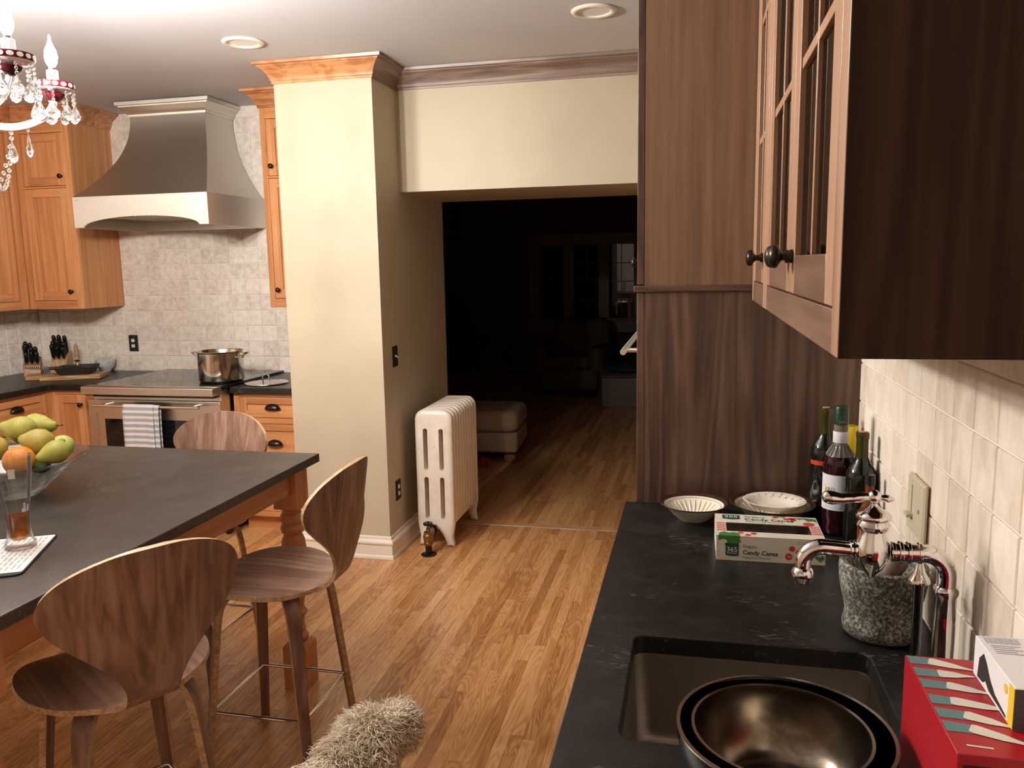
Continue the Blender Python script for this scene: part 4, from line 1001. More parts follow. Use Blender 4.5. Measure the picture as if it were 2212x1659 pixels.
for k in range(6):
    a = math.radians(-5 + 60 * k); e = Vector((math.cos(a), math.sin(a), 0))
    prof = densify([(.03, Z(2.115), 0), (.09, Z(2.085), 0), (.16, Z(2.055), 0), (.23, Z(2.050), 0), (.30, Z(2.075), 0), (.34, Z(2.115), 0), (.352, Z(2.152), 0)], 4)
    arm = MB(); arm.tube([e * r + Vector((0, 0, z)) for r, z, _ in prof], .0105, 10); arm = arm.build('arm', M_crystalrod, ch, smooth=60)
    # twisted relief on the arm
    d0 = e * R_A + Vector((0, 0, Z(2.158)))
    share('cup', cup_me, arm, d0); share('dish', dish_me, arm, d0); share('rim', rim_me, arm, d0); share('white_ovals', oval_me, arm, d0); share('silver_band', band_me, arm, d0)
    share('candle_sleeve', sleeve_me, arm, d0 + Vector((0, 0, .004))); share('bulb_socket', neck_me, arm, d0 + Vector((0, 0, .070))); share('bulb', bulb_me, arm, d0 + Vector((0, 0, .078)))
    for j in range(9):
        b_ = a + 2 * PI * j / 9 + .2; p = d0 + Vector((.054 * math.cos(b_), .054 * math.sin(b_), .010))
        share('bead', small_me, arm, p + Vector((0, 0, -.010))); share('bead', small_me, arm, p + Vector((0, 0, -.022)))
        share('bead', small_me, arm, p + Vector((0, 0, -.034)))
        share('crystal_drop', drop_me, arm, p + Vector((0, 0, -.040)), (0, 0, b_ + random.uniform(.6, 2.4)))
    m = e * .225 + Vector((0, 0, Z(2.045))); mids.append(m)
    share('bead', bead_me, arm, m + Vector((0, 0, -.012))); share('bead', bead_me, arm, m + Vector((0, 0, -.027)))
    share('crystal_drop', big_me, arm, m + Vector((0, 0, -.034)), (0, 0, a + 1.2))
    m2 = e * .13 + Vector((0, 0, Z(2.06)))
    share('bead', small_me, arm, m2 + Vector((0, 0, -.01))); share('crystal_drop', drop_me, arm, m2 + Vector((0, 0, -.018)), (0, 0, a + .9))
    m3 = e * .27 + Vector((0, 0, Z(2.055))); share('bead', small_me, arm, m3 + Vector((0, 0, -.01))); share('crystal_drop', spear_me, arm, m3 + Vector((0, 0, -.018)), (0, 0, a))
for k in range(6):
    p, q = mids[k], mids[(k + 1) % 6]
    for j in range(1, 20):
        t_ = j / 20; c = p.lerp(q, t_); c.z -= .165 * (1 - (2 * t_ - 1) ** 2) + .02
        share('bead', bead_me, ch, c)
for k in range(10):
    c = Vector((0, 0, Z(1.90 - .012 * k))); share('bead', bead_me, ch, c)
share('crystal_drop', big_me, ch, (0, 0, Z(1.78)), (0, 0, .5))
# ---------------------------------------------------------------- right side: counter, sink, cabinets
WAL = (M_walnut[2], M_walnut[1])
FRT = Fr((-.165, 0, 0), (0, -1, 0), (-1, 0, 0))          # base fronts, facing left; u = -y
for a, c, lb in ((.36, 1.545, 'walnut base cabinet under the sink counter, nearest the camera'), (1.547, 2.366, 'walnut base cabinet under the counter beside the tall cabinet')):
    t = thing('base_cabinet', lb, 'cabinet', (.15, (a + c) / 2, 0))
    for nm, lo, hi in (('side_panel', (-.145, a, .105), (XR - .012, a + .018, .874)), ('side_panel', (-.145, c - .018, .105), (XR - .012, c, .874)), ('bottom_panel', (-.145, a + .018, .105), (XR - .012, c - .018, .123)), ('back_panel', (XR - .02, a + .018, .123), (XR - .012, c - .018, .874)), ('toe_kick', (-.09, a, 0), (-.07, c, .105))):
        MB().box(lo, hi).build(nm, M_walnut[2], t, world=True)
    for u0, u1 in ((-c, -c + .04), (-a - .04, -a), (-(a + c) / 2 - .02, -(a + c) / 2 + .02)): MB().box((u0, .105, -.02), (u1, .874, 0), FRT).build('face_stile', WAL[0], t, bev=.001, world=True)
    for u0, u1 in ((-c + .043, -(a + c) / 2 - .023), (-(a + c) / 2 + .023, -a - .043)):
        MB().box((u0, .105, -.02), (u1, .14, 0), FRT).build('face_rail', WAL[1], t, world=True); MB().box((u0, .85, -.02), (u1, .874, 0), FRT).build('face_rail', WAL[1], t, world=True)
        d = shaker(t, FRT, u0, .143, u1, .847, 0, WAL); knob(d, FRT(u1 - .03 if u0 < -(a + c) / 2 else u0 + .03, .78, 0), (-1, 0, 0))
SX0, SY0, SX1, SY1 = -.103, 1.135, .314, 1.487
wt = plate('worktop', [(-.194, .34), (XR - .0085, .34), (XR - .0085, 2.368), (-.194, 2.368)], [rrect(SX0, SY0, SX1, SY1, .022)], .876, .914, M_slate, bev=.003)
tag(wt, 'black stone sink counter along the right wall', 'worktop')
sk = thing('sink', 'square undermount steel bar sink in the black counter', 'sink', (.105, 1.31, .876))
def rr3(k, z, r): return [(x, y, z) for x, y in rrect(SX0 - k, SY0 - k, SX1 + k, SY1 + k, r, 6)]
b = MB(); b.loft([rr3(.020, .8755, .04), rr3(.006, .8755, .028), rr3(.004, .868, .028), rr3(-.004, .72, .03), rr3(-.012, .704, .035), rr3(-.03, .697, .045), rr3(-.17, .694, .03)], cap=False)
b.loft([rr3(-.17, .694, .03), rr3(-.172, .694, .0035)], cap=True)
b.build('basin', M_sink, sk, smooth=50, world=True)
MB().lathe([(.0001, .6945), (.018, .6945), (.03, .698), (.034, .698), (.034, .696), (.0001, .694)], 24, (.105, 1.40, .0)).build('drain', M_chrome, sk, world=True, smooth=40)

# tall walnut cabinet at the end of the counter
tc_ = thing('tall_cabinet', 'tall walnut cabinet closing off the end of the sink counter', 'cabinet', (.15, 2.84, 0))
Y0, Y1 = 2.372, 3.30
MB().box((-.142, Y0, 0), (XR - .001, Y0 + .02, 1.5345)).build('lower_side_panel', M_walnut[2], tc_, world=True)
MB().box((-.142, Y0, 1.5525), (XR - .001, Y0 + .02, CEIL - .001)).build('upper_side_panel', M_walnut_pale[2], tc_, world=True, label='paler upper side panel with straight grain')
MB().box((-.172, Y0 - .007, 1.535), (XR - .005, Y0 + .02, 1.552)).build('cross_rail', M_walnut[0], tc_, bev=.002, world=True)
MB().box((-.142, Y1 - .02, 0), (XR - .001, Y1, CEIL - .001)).build('far_side_panel', M_walnut[2], tc_, world=True)
MB().box((.40, Y0 + .02, 0), (XR - .001, Y1 - .02, CEIL - .001)).build('back_panel', M_walnut[2], tc_, world=True)
MB().box((-.163, Y0 - .0005, .10), (-.1425, Y0 + .05, 1.5345)).build('front_stile', M_walnut[2], tc_, bev=.001, world=True)
MB().box((-.163, Y1 - .05, .10), (-.1425, Y1, 1.5345)).build('front_stile', M_walnut[2], tc_, bev=.001, world=True)
FT = Fr((-.1425, 0, 0), (0, -1, 0), (-1, 0, 0))
for u0, u1 in ((-2.832, -2.374), (-3.298, -2.840)):
    d = shaker(tc_, FT, u0, 1.556, u1, CEIL - .03, .0205, WAL)
    knob(d, FT(-2.795 if u0 > -3 else -2.877, 1.618, .0205), (-1, 0, 0))
    if u0 > -3: knob(d, FT(-2.56, 1.618, .0205), (-1, 0, 0))
ov = MB(); ov.box((-3.245, .98, -.3), (-2.425, 1.50, .014), FT); ovo = ov.build('wall_oven', M_steelz, tc_, bev=.003, world=True)
MB().box((-3.17, 1.04, .014), (-2.50, 1.30, .0155), FT).build('oven_glass', M_blackglass, ovo, world=True)
b = MB(); b.cyl((-.214, 2.50, 1.347), (-.214, 3.17, 1.347), .0095, n=16); b.build('handle', M_steel, ovo, smooth=40, world=True)
for y in (2.56, 3.11): MB().cyl((-.1565, y, 1.347), (-.214, y, 1.347), .007, n=12).build('handle_post', M_steel, ovo, smooth=40, world=True)
for k, (z0, z1) in enumerate(((.12, .52), (.53, .95))): knob(shaker(tc_, FT, -3.245, z0, -2.425, z1, .0205, WAL, 'drawer_front'), FT(-2.835, z1 - .06, .0205), (-1, 0, 0))

# glazed wall cabinets over the sink
FU = Fr((.155, 0, 0), (0, -1, 0), (-1, 0, 0)); UZ0, UZ1 = 1.51, CEIL - .002
def glazed(name, label, ya, yb, doors, near_panel):
    t = thing(name, label, 'cabinet', (.30, (ya + yb) / 2, UZ0), 0, 'glazed walnut wall cabinets over the sink')
    xb = XR - .0085
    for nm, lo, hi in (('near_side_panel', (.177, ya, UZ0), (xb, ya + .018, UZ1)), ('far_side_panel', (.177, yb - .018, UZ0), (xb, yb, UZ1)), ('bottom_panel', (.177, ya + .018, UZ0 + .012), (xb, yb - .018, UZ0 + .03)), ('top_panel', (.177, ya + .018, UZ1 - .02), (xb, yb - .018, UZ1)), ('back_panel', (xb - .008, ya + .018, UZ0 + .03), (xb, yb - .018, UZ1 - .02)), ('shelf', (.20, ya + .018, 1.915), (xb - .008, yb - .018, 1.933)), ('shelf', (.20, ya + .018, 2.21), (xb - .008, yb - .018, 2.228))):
        MB().box(lo, hi).build(nm, M_walnutshade, t, world=True)
    if near_panel: MB().box((.1556, ya - .004, UZ0), (xb, ya, UZ1)).build('end_panel', M_walnutshade, t, world=True)
    st = [ya] + [d for q in doors for d in (q[0] - .0028, q[1] + .0028)] + [yb]
    MB().box((-ya - (doors[0][0] - ya) + .0028, UZ0, -.022), (-ya, UZ1, 0), FU).build('face_stile', M_walstile, t, bev=.001, world=True)
    MB().box((-yb, UZ0, -.022), (-doors[-1][1] - .0028, UZ1, 0), FU).build('face_stile', M_walstile, t, bev=.001, world=True)
    MB().box((-doors[-1][1] - .0028, UZ0, -.022), (-doors[0][0] + .0028, 1.562, 0), FU).build('face_rail', M_walfig, t, bev=.001, world=True)
    MB().box((-doors[-1][1] - .0028, 2.575, -.022), (-doors[0][0] + .0028, UZ1, 0), FU).build('face_rail', M_walfig, t, bev=.001, world=True)
    for y0, y1, ky in doors:
        sw = .060; g0, g1, zb, zt = y0 + sw, y1 - sw, 1.626, 2.51
        d = MB().box((-g1, 1.565, -.02), (-g0, zb, 0), FU).build('door', M_walfig, t, bev=.001, world=True, label='glazed door with slim glazing bars')
        MB().box((-g1, zt, -.02), (-g0, 2.572, 0), FU).build('rail', M_walfig, d, bev=.001, world=True)
        for a, c in ((y0, g0), (g1, y1)): MB().box((-c, 1.565, -.02), (-a, 2.572, 0), FU).build('stile', M_walstile, d, bev=.001, world=True)
        m = (g0 + g1) / 2 - .003
        MB().box((-m - .006, zb, -.017), (-m + .006, zt, -.003), FU).build('glazing_bar', M_walstile, d, bev=.001, world=True)
        for z in (1.92, 2.215):
            for a, c in ((g0, m - .006), (m + .006, g1)): MB().box((-c, z - .008, -.017), (-a, z + .008, -.003), FU).build('glazing_bar', M_walstile, d, bev=.001, world=True)
        for z0, z1 in ((zb, 1.91), (1.93, 2.205), (2.225, zt)):
            for a, c in ((g0, m - .006), (m + .006, g1)): MB().box((-c, z0, -.012), (-a, z1, -.009), FU).build('pane', M_glassshade, d, world=True)
        knob(d, FU(-ky, 1.625, 0), (-1, 0, 0), k=1.25)
    return t
glazed('glazed_cabinet', 'walnut glazed wall cabinet with two doors over the sink', .955, 1.948, ((1.004, 1.446, 1.416), (1.450, 1.893, 1.480)), True)
glazed('glazed_cabinet', 'narrow walnut glazed wall cabinet against the tall cabinet', 1.952, 2.364, ((2.002, 2.318, 2.030),), False)
M_wineglass = thinglass('drinking_glass', (.93, .95, .94), 1.2)
for i, (y, z, lb) in enumerate(((1.10, 1.541, 'stemmed glass on the lower level of the glazed cabinet, nearest the camera'), (1.24, 1.541, 'stemmed glass on the lower level of the glazed cabinet, second from the camera'), (1.14, 1.934, 'stemmed glass on the upper shelf of the glazed cabinet'), (1.66, 1.541, 'stemmed glass behind the far door of the glazed cabinet'))):
    o = MB().lathe([(.0001, 0), (.033, 0), (.034, .003), (.008, .006), (.004, .012), (.004, .075), (.010, .085), (.030, .11), (.036, .14), (.034, .175), (.031, .195), (.0295, .195), (.034, .14), (.028, .112), (.006, .088), (.0001, .086)], 24).build('wine_glass', M_wineglass, None, smooth=40)
    o.location = (.29, y, z); tag(o, lb, 'glass', 'glasses in the glazed cabinet')

# dimmer
dm = thing('dimmer_switch', 'ivory slide dimmer plate on the tiled right wall', 'switch', (XR - .0085, 1.712, 1.124))
FD = Fr((0, 0, 0), (0, -1, 0), (-1, 0, 0))
MB().pillow((-.060, -.058, 0), (.060, .058, .008), .004, FD).build('plate', M_ivory, dm)
M_slot = P('dimmer_slot', (.12, .10, .06), .6)
MB().box((-.026, -.030, .008), (-.022, .040, .0084), FD).build('slider_slot', M_slot, dm); MB().box((-.036, -.026, .008), (-.012, -.018, .020), FD).build('slider', M_ivory, dm, bev=.001)
MB().box((.022, -.004, .008), (.034, .004, .0115), FD).build('toggle', M_ivory, dm, bev=.001)
for u, v in ((-.024, .048), (-.024, -.048), (.028, .048), (.028, -.048)): MB().lathe([(.0001, .008), (.003, .008), (.002, .0092), (.0001, .0093)], 10, FD(u, v, 0), (-1, 0, 0)).v and MB().lathe([(.0001, .008), (.003, .008), (.002, .0092), (.0001, .0093)], 10, (0, FD(u, v, 0).y, v), (-1, 0, 0)).build('screw', M_ivory, dm)

# ---------------------------------------------------------------- faucet
FY = 1.38
fa = thing('faucet', 'polished chrome faucet on a tall post behind the sink', 'faucet', (.405, FY, .9145))
def L(x, z, dy=0): return (x - .405, dy, z - .9145)
MB().lathe([(.0001, 0), (.026, 0), (.027, .006), (.021, .012), (.0175, .020), (.0172, .05), (.0175, .09), (.0172, .120), (.0160, .158), (.0190, .163), (.0195, .168), (.0190, .172), (.0160, .176)], 28).build('post', M_chrome, fa, smooth=40)
el = [L(.405, 1.088), L(.405, 1.105)] + [(q[0] - .405, 0, q[2] - .9145) for q in arc((.370, 0, 1.108), .035, 0, 90, 10)] + [L(.355, 1.143), L(.318, 1.143)]
MB().tube(el, .0150, 20).build('elbow', M_chrome, fa, smooth=60)
for x, r in ((.362, .0175), (.345, .018), (.333, .0185), (.322, .0165)): MB().lathe([(r - .003, -.0035), (r, -.002), (r, .002), (r - .003, .0035)], 24, L(x, 1.143), (-1, 0, 0), closed=True).build('collar', M_chrome, fa, smooth=50)
MB().lathe([(.0001, 1.098), (.005, 1.099), (.008, 1.104), (.016, 1.112), (.025, 1.128), (.0275, 1.142), (.026, 1.156), (.0205, 1.168), (.0195, 1.178), (.024, 1.183), (.026, 1.188), (.024, 1.193), (.0225, 1.196), (.0265, 1.199), (.0275, 1.203), (.026, 1.207), (.018, 1.212), (.009, 1.217), (.006, 1.221), (.0055, 1.224), (.0095, 1.228), (.0115, 1.2345), (.0095, 1.241), (.004, 1.245), (.0001, 1.246)], 32, L(.290, 0)).build('valve_body', M_chrome, fa, smooth=40)
MB().tube([L(.287, 1.234), L(.276, 1.234), L(.268, 1.233), L(.258, 1.231), L(.240, 1.229), L(.225, 1.230), L(.214, 1.232), L(.209, 1.232)], [.006, .0068, .0092, .008, .0088, .0115, .010, .004], 16).build('lever', M_chrome, fa, smooth=60)
MB().tube([L(.298, 1.2335), L(.306, 1.2325), L(.312, 1.232), L(.320, 1.231)], [.004, .0065, .006, .0015], 12).build('lever_finial', M_chrome, fa, smooth=60)
sp = [L(.268, 1.143), L(.262, 1.143), L(.215, 1.145)] + [(q[0] - .405, 0, q[2] - .9145) for q in arc((.213, 0, 1.115), .030, 90, 180, 10)] + [L(.183, 1.108)]
MB().tube(sp, [.0115, .0125] + [.0132] * 12 + [.0128], 20).build('spout', M_chrome, fa, smooth=60)
for x, r in ((.264, .0165), (.258, .0155)): MB().lathe([(r - .003, -.003), (r, -.0015), (r, .0015), (r - .003, .003)], 24, L(x, 1.143), (-1, 0, 0), closed=True).build('collar', M_chrome, fa, smooth=50)
MB().lathe([(.0128, 1.108), (.016, 1.105), (.0185, 1.098), (.0175, 1.092), (.0145, 1.088), (.0125, 1.080), (.0001, 1.080)], 28, L(.183, 0)).build('nozzle', M_chrome, fa, smooth=40)
rs = thing('post_mirror_pipe', 'slim dark pipe with a chrome bell cap standing in for the faucet post reflection', 'pipe', (.3775, 1.432, .9145))  # added pipe, shaped after the mirror image of the post
MB().lathe([(.0001, 0), (.013, 0), (.013, .004), (.0085, .008), (.0085, .165), (.0001, .165)], 20).build('pipe', P('dark_chrome', (.12, .13, .13), .12, 1.0), rs, smooth=40)
MB().lathe([(.0001, .200), (.004, .199), (.006, .190), (.010, .176), (.017, .166), (.0175, .160), (.0085, .158)], 24).build('bell_cap', M_chrome, rs, smooth=40)

# ---------------------------------------------------------------- things on the sink counter
KZ = .9145
mo = thing('stone_mortar', 'speckled grey granite mortar behind the faucet', 'mortar', (.352, 1.575, KZ))
def granite():
    m, nt, b = newmat('speckled_granite')
    tc = nt.nodes.new('ShaderNodeTexCoord')
    n1 = N(nt, 'ShaderNodeTexNoise', i_Scale=170.0, i_Detail=4.0, i_Roughness=.7); nt.links.new(tc.outputs['Object'], n1.inputs['Vector'])
    n2 = N(nt, 'ShaderNodeTexNoise', i_Scale=22.0, i_Detail=3.0); nt.links.new(tc.outputs['Object'], n2.inputs['Vector'])
    a = N(nt, 'ShaderNodeMath', operation='MULTIPLY_ADD'); a.inputs[1].default_value = .35; nt.links.new(n2.outputs['Fac'], a.inputs[0]); nt.links.new(n1.outputs['Fac'], a.inputs[2])
    r = ramp(nt, a.outputs[0], [(.58, (.035, .034, .028)), (.66, (.115, .11, .088)), (.74, (.22, .21, .17)), (.82, (.46, .44, .38))])
    nt.links.new(r.outputs[0], b.inputs['Base Color']); b.inputs['Roughness'].default_value = .75; bump(nt, b, a.outputs[0], .6, .002); return m
M_granite = granite()
MB().lathe([(.0001, 0), (.060, 0), (.067, .006), (.069, .018), (.066, .034), (.0645, .044), (.067, .060), (.072, .080), (.0765, .105), (.078, .128), (.077, .138), (.072, .141), (.064, .138), (.060, .125), (.056, .09), (.045, .06), (.025, .042), (.0001, .038)], 56).build('bowl', M_granite, mo, smooth=45)
for a in (-62, 118):
    e = Vector((math.cos(math.radians(a)), math.sin(math.radians(a)), 0)); t_ = Vector((-e.y, e.x, 0)); b = MB()
    b.loft([[e * r + t_ * s + Vector((0, 0, z)) for r, s, z in ((.066, -.014 * k, z_), (.084 - (.006 if k < 1 else 0), -.013 * k, z_), (.084 - (.006 if k < 1 else 0), .013 * k, z_), (.066, .014 * k, z_))] for k, z_ in ((.6, .090), (1, .098), (1, .126), (.8, .131))]); b.build('lug', M_granite, mo, bev=.003)
pe = MB(); pe.tube([(-.030, .005, .048), (-.012, .0, .085), (.006, -.006, .120), (.020, -.010, .148), (.026, -.012, .160)], [.020, .017, .0185, .020, .012], 18)
pe = pe.build('pestle', mottled('pestle_stone', (.10, .06, .045), (.16, .10, .075), (.22, .15, .11), scale=40, rough=.5), None, smooth=60)
pe.location = (.355, 1.575, KZ); tag(pe, 'brownish stone pestle leaning in the granite mortar', 'pestle')

# porcelain bowls
def fluted(name, label, loc, R_, H_, extra=None):
    t = thing(name, label, 'bowl', loc)
    MB().lathe([(.0001, 0), (R_ * .42, 0), (R_ * .45, .003), (R_ * .62, H_ * .35), (R_ * .80, H_ * .75), (R_ * .97, H_ * .97), (R_ * .985, H_ * 1.02), (R_ * .955, H_ * .985), (R_ * .78, H_ * .80), (R_ * .58, H_ * .42), (R_ * .40, H_ * .12), (.0001, H_ * .10)], 56).build('vessel', M_porcelain, t, smooth=40)
    MB().lathe([(R_ * .880, H_ * .930), (R_ * .960, H_ * 1.035), (R_ * .985, H_ * 1.055), (R_ * 1.0, H_ * 1.03), (R_ * .985, H_ * .975), (R_ * .89, H_ * .905)], 56, closed=True).build('brown_rim', M_rim, t, smooth=50)
    for k in range(26):
        a = 2 * PI * k / 26 + .06; pts = [(R_ * r * math.cos(a), R_ * r * math.sin(a), H_ * z + .0006) for r, z in ((.42, .15), (.58, .43), (.74, .73))]
        MB().tube(pts, [.0016, .0024, .0012], 5).build('flute', M_porcelain, t, smooth=60)
    MB().lathe([(R_ * .80, H_ * .832), (R_ * .806, H_ * .838), (R_ * .800, H_ * .848)], 56, closed=True).build('inner_line', M_rim, t)
    return t
fluted('fluted_bowl', 'small cream porcelain bowl with a brown rim at the counter end', (.004, 2.226, KZ), .0925, .046)
fluted('fluted_bowl', 'wide cream porcelain bowl holding the floral dish', (.213, 2.247, KZ), .1130, .050)
fd = thing('floral_dish', 'small shell ribbed dish with a speckled floral border, lying in the wide bowl', 'dish', (.218, 2.238, KZ + .033))
NR = 64; rings = []
for r, z in ((.0001, .002), (.035, .002), (.050, .006), (.066, .016), (.080, .026), (.0825, .028), (.080, .029), (.064, .020), (.048, .010), (.034, .006), (.0001, .005)):
    rings.append([((r * (1 + .012 * math.cos(22 * t) * (r > .03))) * math.cos(t), (r * (1 + .012 * math.cos(22 * t) * (r > .03))) * math.sin(t) * .93, z + (.0012 * math.cos(22 * t) if .04 < r < .07 else 0)) for t in [2 * PI * i / NR for i in range(NR)]])
MB().loft(rings, cap=False).build('shell', P('dish_porcelain', (.78, .71, .60), .25), fd, smooth=60)
b = MB(); rf = random.Random(9)
for k in range(420):
    a = rf.uniform(0, 2 * PI); r = rf.uniform(.063, .0795); z = .0195 + (r - .064) * .56 + .0004; s = rf.uniform(.0010, .0024); c = Vector((r * math.cos(a), r * math.sin(a) * .93, z))
    b.add([c + Vector((s * math.cos(q), s * math.sin(q) * .9, s * .56 * math.cos(q - a))) for q in [2 * PI * j / 5 for j in range(5)]], [(0, 1, 2, 3, 4)])
fl = b.build('floral_specks', P('floral_print', (.20, .13, .075), .6), fd); fl['kind'] = 'stuff'

# bottles
M_winebottle = P('dark_wine_glass', (.006, .007, .004), .04, 0, .6)
M_neckglass = P('olive_bottle_neck', (.040, .034, .004), .05, 0, .5)
M_syrupglass = P('dark_red_syrup', (.020, .002, .005), .05, 0, .5)
M_labelw = P('white_label', (.60, .60, .64), .6)
M_labelred = P('red_label', (.42, .03, .015), .5)
M_green = P('green_cap', (.004, .035, .016), .35)
M_gold = P('gold_print', (.35, .25, .06), .4, .3)
M_lab_ink = P('label_ink', (.06, .06, .07), .7)
def wine(label, loc, H_, red_z, red_a, rz=0):
    t = thing('wine_bottle', label, 'bottle', loc, rz, 'wine bottles at the counter end')
    s = H_ / .30
    MB().lathe([(.0001, .004), (.030, 0), (.0365, .004), (.0375, .010), (.0375, .175 * s), (.036, .190 * s), (.029, .206 * s), (.020, .218 * s), (.0155, .232 * s)], 36).build('body', M_winebottle, t, smooth=50)
    MB().lathe([(.0155, .232 * s), (.0145, .25 * s), (.0142, .280 * s), (.0155, .284 * s), (.0158, .296 * s), (.0145, .30 * s), (.0001, .30 * s)], 28).build('neck', M_neckglass, t, smooth=50)
    MB().lathe([(.0001, .3003 * s), (.010, .3003 * s), (.010, .3012 * s), (.0001, .3013 * s)], 20).build('cork', M_block, t)
    a0, a1 = red_a; vs = []
    for i in range(9):
        a = math.radians(a0 + (a1 - a0) * i / 8)
        for z in (red_z, red_z + .012): vs.append((.0378 * math.cos(a), .0378 * math.sin(a), z))
    MB().add(vs, [(2 * i, 2 * i + 2, 2 * i + 3, 2 * i + 1) for i in range(8)]).build('label_strip', M_labelred, t, smooth=60)
    return t
wb = wine('dark wine bottle at the back left of the bottle group', (.350, 2.292, KZ), .308, .155, (195, 285))
wt2 = wine('dark wine bottle in front of the bottles, nearest the faucet', (.408, 2.102, KZ), .282, .105, (180, 225))
def curved_label(parent, name, mat, R_, a0, a1, z0, z1, n=16):
    vs = []
    for i in range(n + 1):
        a = math.radians(a0 + (a1 - a0) * i / n)
        for z in (z0, z1): vs.append((R_ * math.cos(a), R_ * math.sin(a), z))
    return MB().add(vs, [(2 * i, 2 * i + 2, 2 * i + 3, 2 * i + 1) for i in range(n)]).build(name, mat, parent, smooth=60)
sy = thing('syrup_bottle', 'tall syrup bottle with green cap, white label and dark red content', 'bottle', (.369, 2.172, KZ))
MB().lathe([(.0001, .004), (.030, 0), (.0385, .005), (.0395, .012), (.0395, .018), (.0375, .024), (.0385, .034), (.0395, .050), (.0395, .180), (.038, .196), (.034, .206)], 40).build('syrup_body', M_syrupglass, sy, smooth=50)
MB().lathe([(.034, .206), (.028, .216), (.021, .226), (.0175, .234), (.0175, .286), (.0001, .286)], 40).build('glass_neck', P('pale_glass', (.28, .24, .20), .08, 0, .5, .5), sy, smooth=50)
for k in range(18):
    a = 2 * PI * k / 18; MB().tube([(r * math.cos(a), r * math.sin(a), z) for r, z in ((.0345, .207), (.0285, .217), (.0212, .2275), (.018, .234))], .0012, 5).build('flute', MATS['pale_glass'], sy, smooth=60)
MB().lathe([(.0182, .240), (.0186, .241), (.0186, .268), (.0182, .269)], 32).build('neck_label', M_labelw, sy, smooth=50)
MB().lathe([(.0001, .333), (.0165, .333), (.0175, .331), (.0175, .286), (.0001, .285)], 32).build('cap', M_green, sy, smooth=40)
for z in (.324, .318, .312): MB().lathe([(.0172, z - .001), (.0182, z), (.0172, z + .001)], 32, closed=True).build('cap_ring', M_green, sy, smooth=50)
curved_label(sy, 'front_label', M_labelw, .0400, 178, 296, .068, .160)
dq = P('label_cream', (.62, .58, .44), .6); b = MB(); vs = []
ctr = 215
for i in range(13):
    a = math.radians(ctr - 34 + 68 * i / 12); h = .036 * (1 - abs(i - 6) / 6)
    for z in (.112 - h, .112 + h): vs.append((.0403 * math.cos(a), .0403 * math.sin(a), z))
MB().add(vs, [(2 * i, 2 * i + 2, 2 * i + 3, 2 * i + 1) for i in range(12)]).build('label_diamond', dq, sy, smooth=60)
def bend_text(name, body, size, mat, parent, R_, a_mid, z):
    """lettering wrapped on a cylinder about the bottle axis, read from outside"""
    o = text(name, body, size, mat, parent, (0, 0, 0), (1, 0, 0), (0, 1, 0), off=0, align='CENTER')
    for v in o.data.vertices:
        a = math.radians(a_mid) + v.co.x / R_; v.co = (R_ * math.cos(a), R_ * math.sin(a), z + v.co.y)
bend_text('label_lettering', 'ARD', .014, M_lab_ink, sy, .0406, 228, .118)
bend_text('cap_lettering', 'Gd', .011, M_gold, sy, .0180, 265, .292)
for k, z in enumerate((.100, .094)): curved_label(sy, 'label_line', M_lab_ink, .0406, 212, 232, z, z + .0022, 5)
curved_label(sy, 'label_line', P('label_grey_line', (.35, .35, .38), .6), .0402, 200, 290, .0745, .0757, 8)
yl = thing('yellow_capped_bottle', 'bottle with a tall yellow cap behind the syrup bottle', 'bottle', (.4155, 2.30, KZ))
MB().lathe([(.0001, .003), (.024, 0), (.026, .004), (.026, .15), (.023, .165), (.016, .178), (.0001, .178)], 28).build('body', M_syrupglass, yl, smooth=50)
MB().lathe([(.019, .178), (.0205, .18), (.0205, .255), (.019, .258), (.0001, .258)], 28).build('cap', P('yellow_cap', (.62, .44, .012), .4), yl, smooth=40)
am = thing('amber_bottle', 'amber bottle tucked against the tiles behind the front wine bottle', 'bottle', (.4135, 2.020, KZ))
MB().lathe([(.0001, .003), (.020, 0), (.0245, .004), (.0245, .085), (.022, .105), (.013, .130), (.0095, .145), (.009, .175), (.0001, .176)], 28).build('body', P('amber_glass', (.35, .075, .008), .05, 0, .5, .6), am, smooth=50)
MB().lathe([(.0105, .170), (.011, .172), (.011, .195), (.0001, .196)], 20).build('cap', M_black, am, smooth=40)

# candy cane box
cb = thing('candy_cane_box', 'white candy cane carton with green badge and a window on top', 'carton', (.1805, 2.004, KZ))
BW, BD, BH = .123, .086, .0600
M_carton = P('carton_card', (.60, .565, .46), .6); M_cartongreen = P('carton_green', (.010, .060, .035), .6); M_holly = P('holly_green', (.045, .17, .035), .6); M_berry = P('berry_red', (.55, .035, .03), .6)
M_ctext = P('carton_ink', (.025, .04, .03), .7); M_cwhite = P('carton_white', (.74, .72, .66), .6)
for nm, lo, hi in (('bottom', (-BW, -BD, 0), (BW, BD, .001)), ('front', (-BW, -BD, .001), (BW, -BD + .001, BH)), ('back', (-BW, BD - .001, .001), (BW, BD, BH)), ('end', (-BW, -BD + .001, .001), (-BW + .001, BD - .001, BH)), ('end', (BW - .001, -BD + .001, .001), (BW, BD - .001, BH))):
    MB().box(lo, hi).build(nm, M_carton, cb)
plate('top', [(-BW, -BD), (BW, -BD), (BW, BD), (-BW, BD)], [[(-.098, -.050), (.098, -.050), (.098, .018), (-.098, .018)]], BH - .0008, BH + .0002, M_carton, cb, world=False)
MB().box((-.099, -.051, BH - .0014), (.099, .019, BH - .0010)).build('window_film', thinglass('window_film_clear', (.9, .9, .9), 1.5, .08), cb)
rc = random.Random(12)
M_cstripe = P('candy_red', (.30, .02, .02), .5)
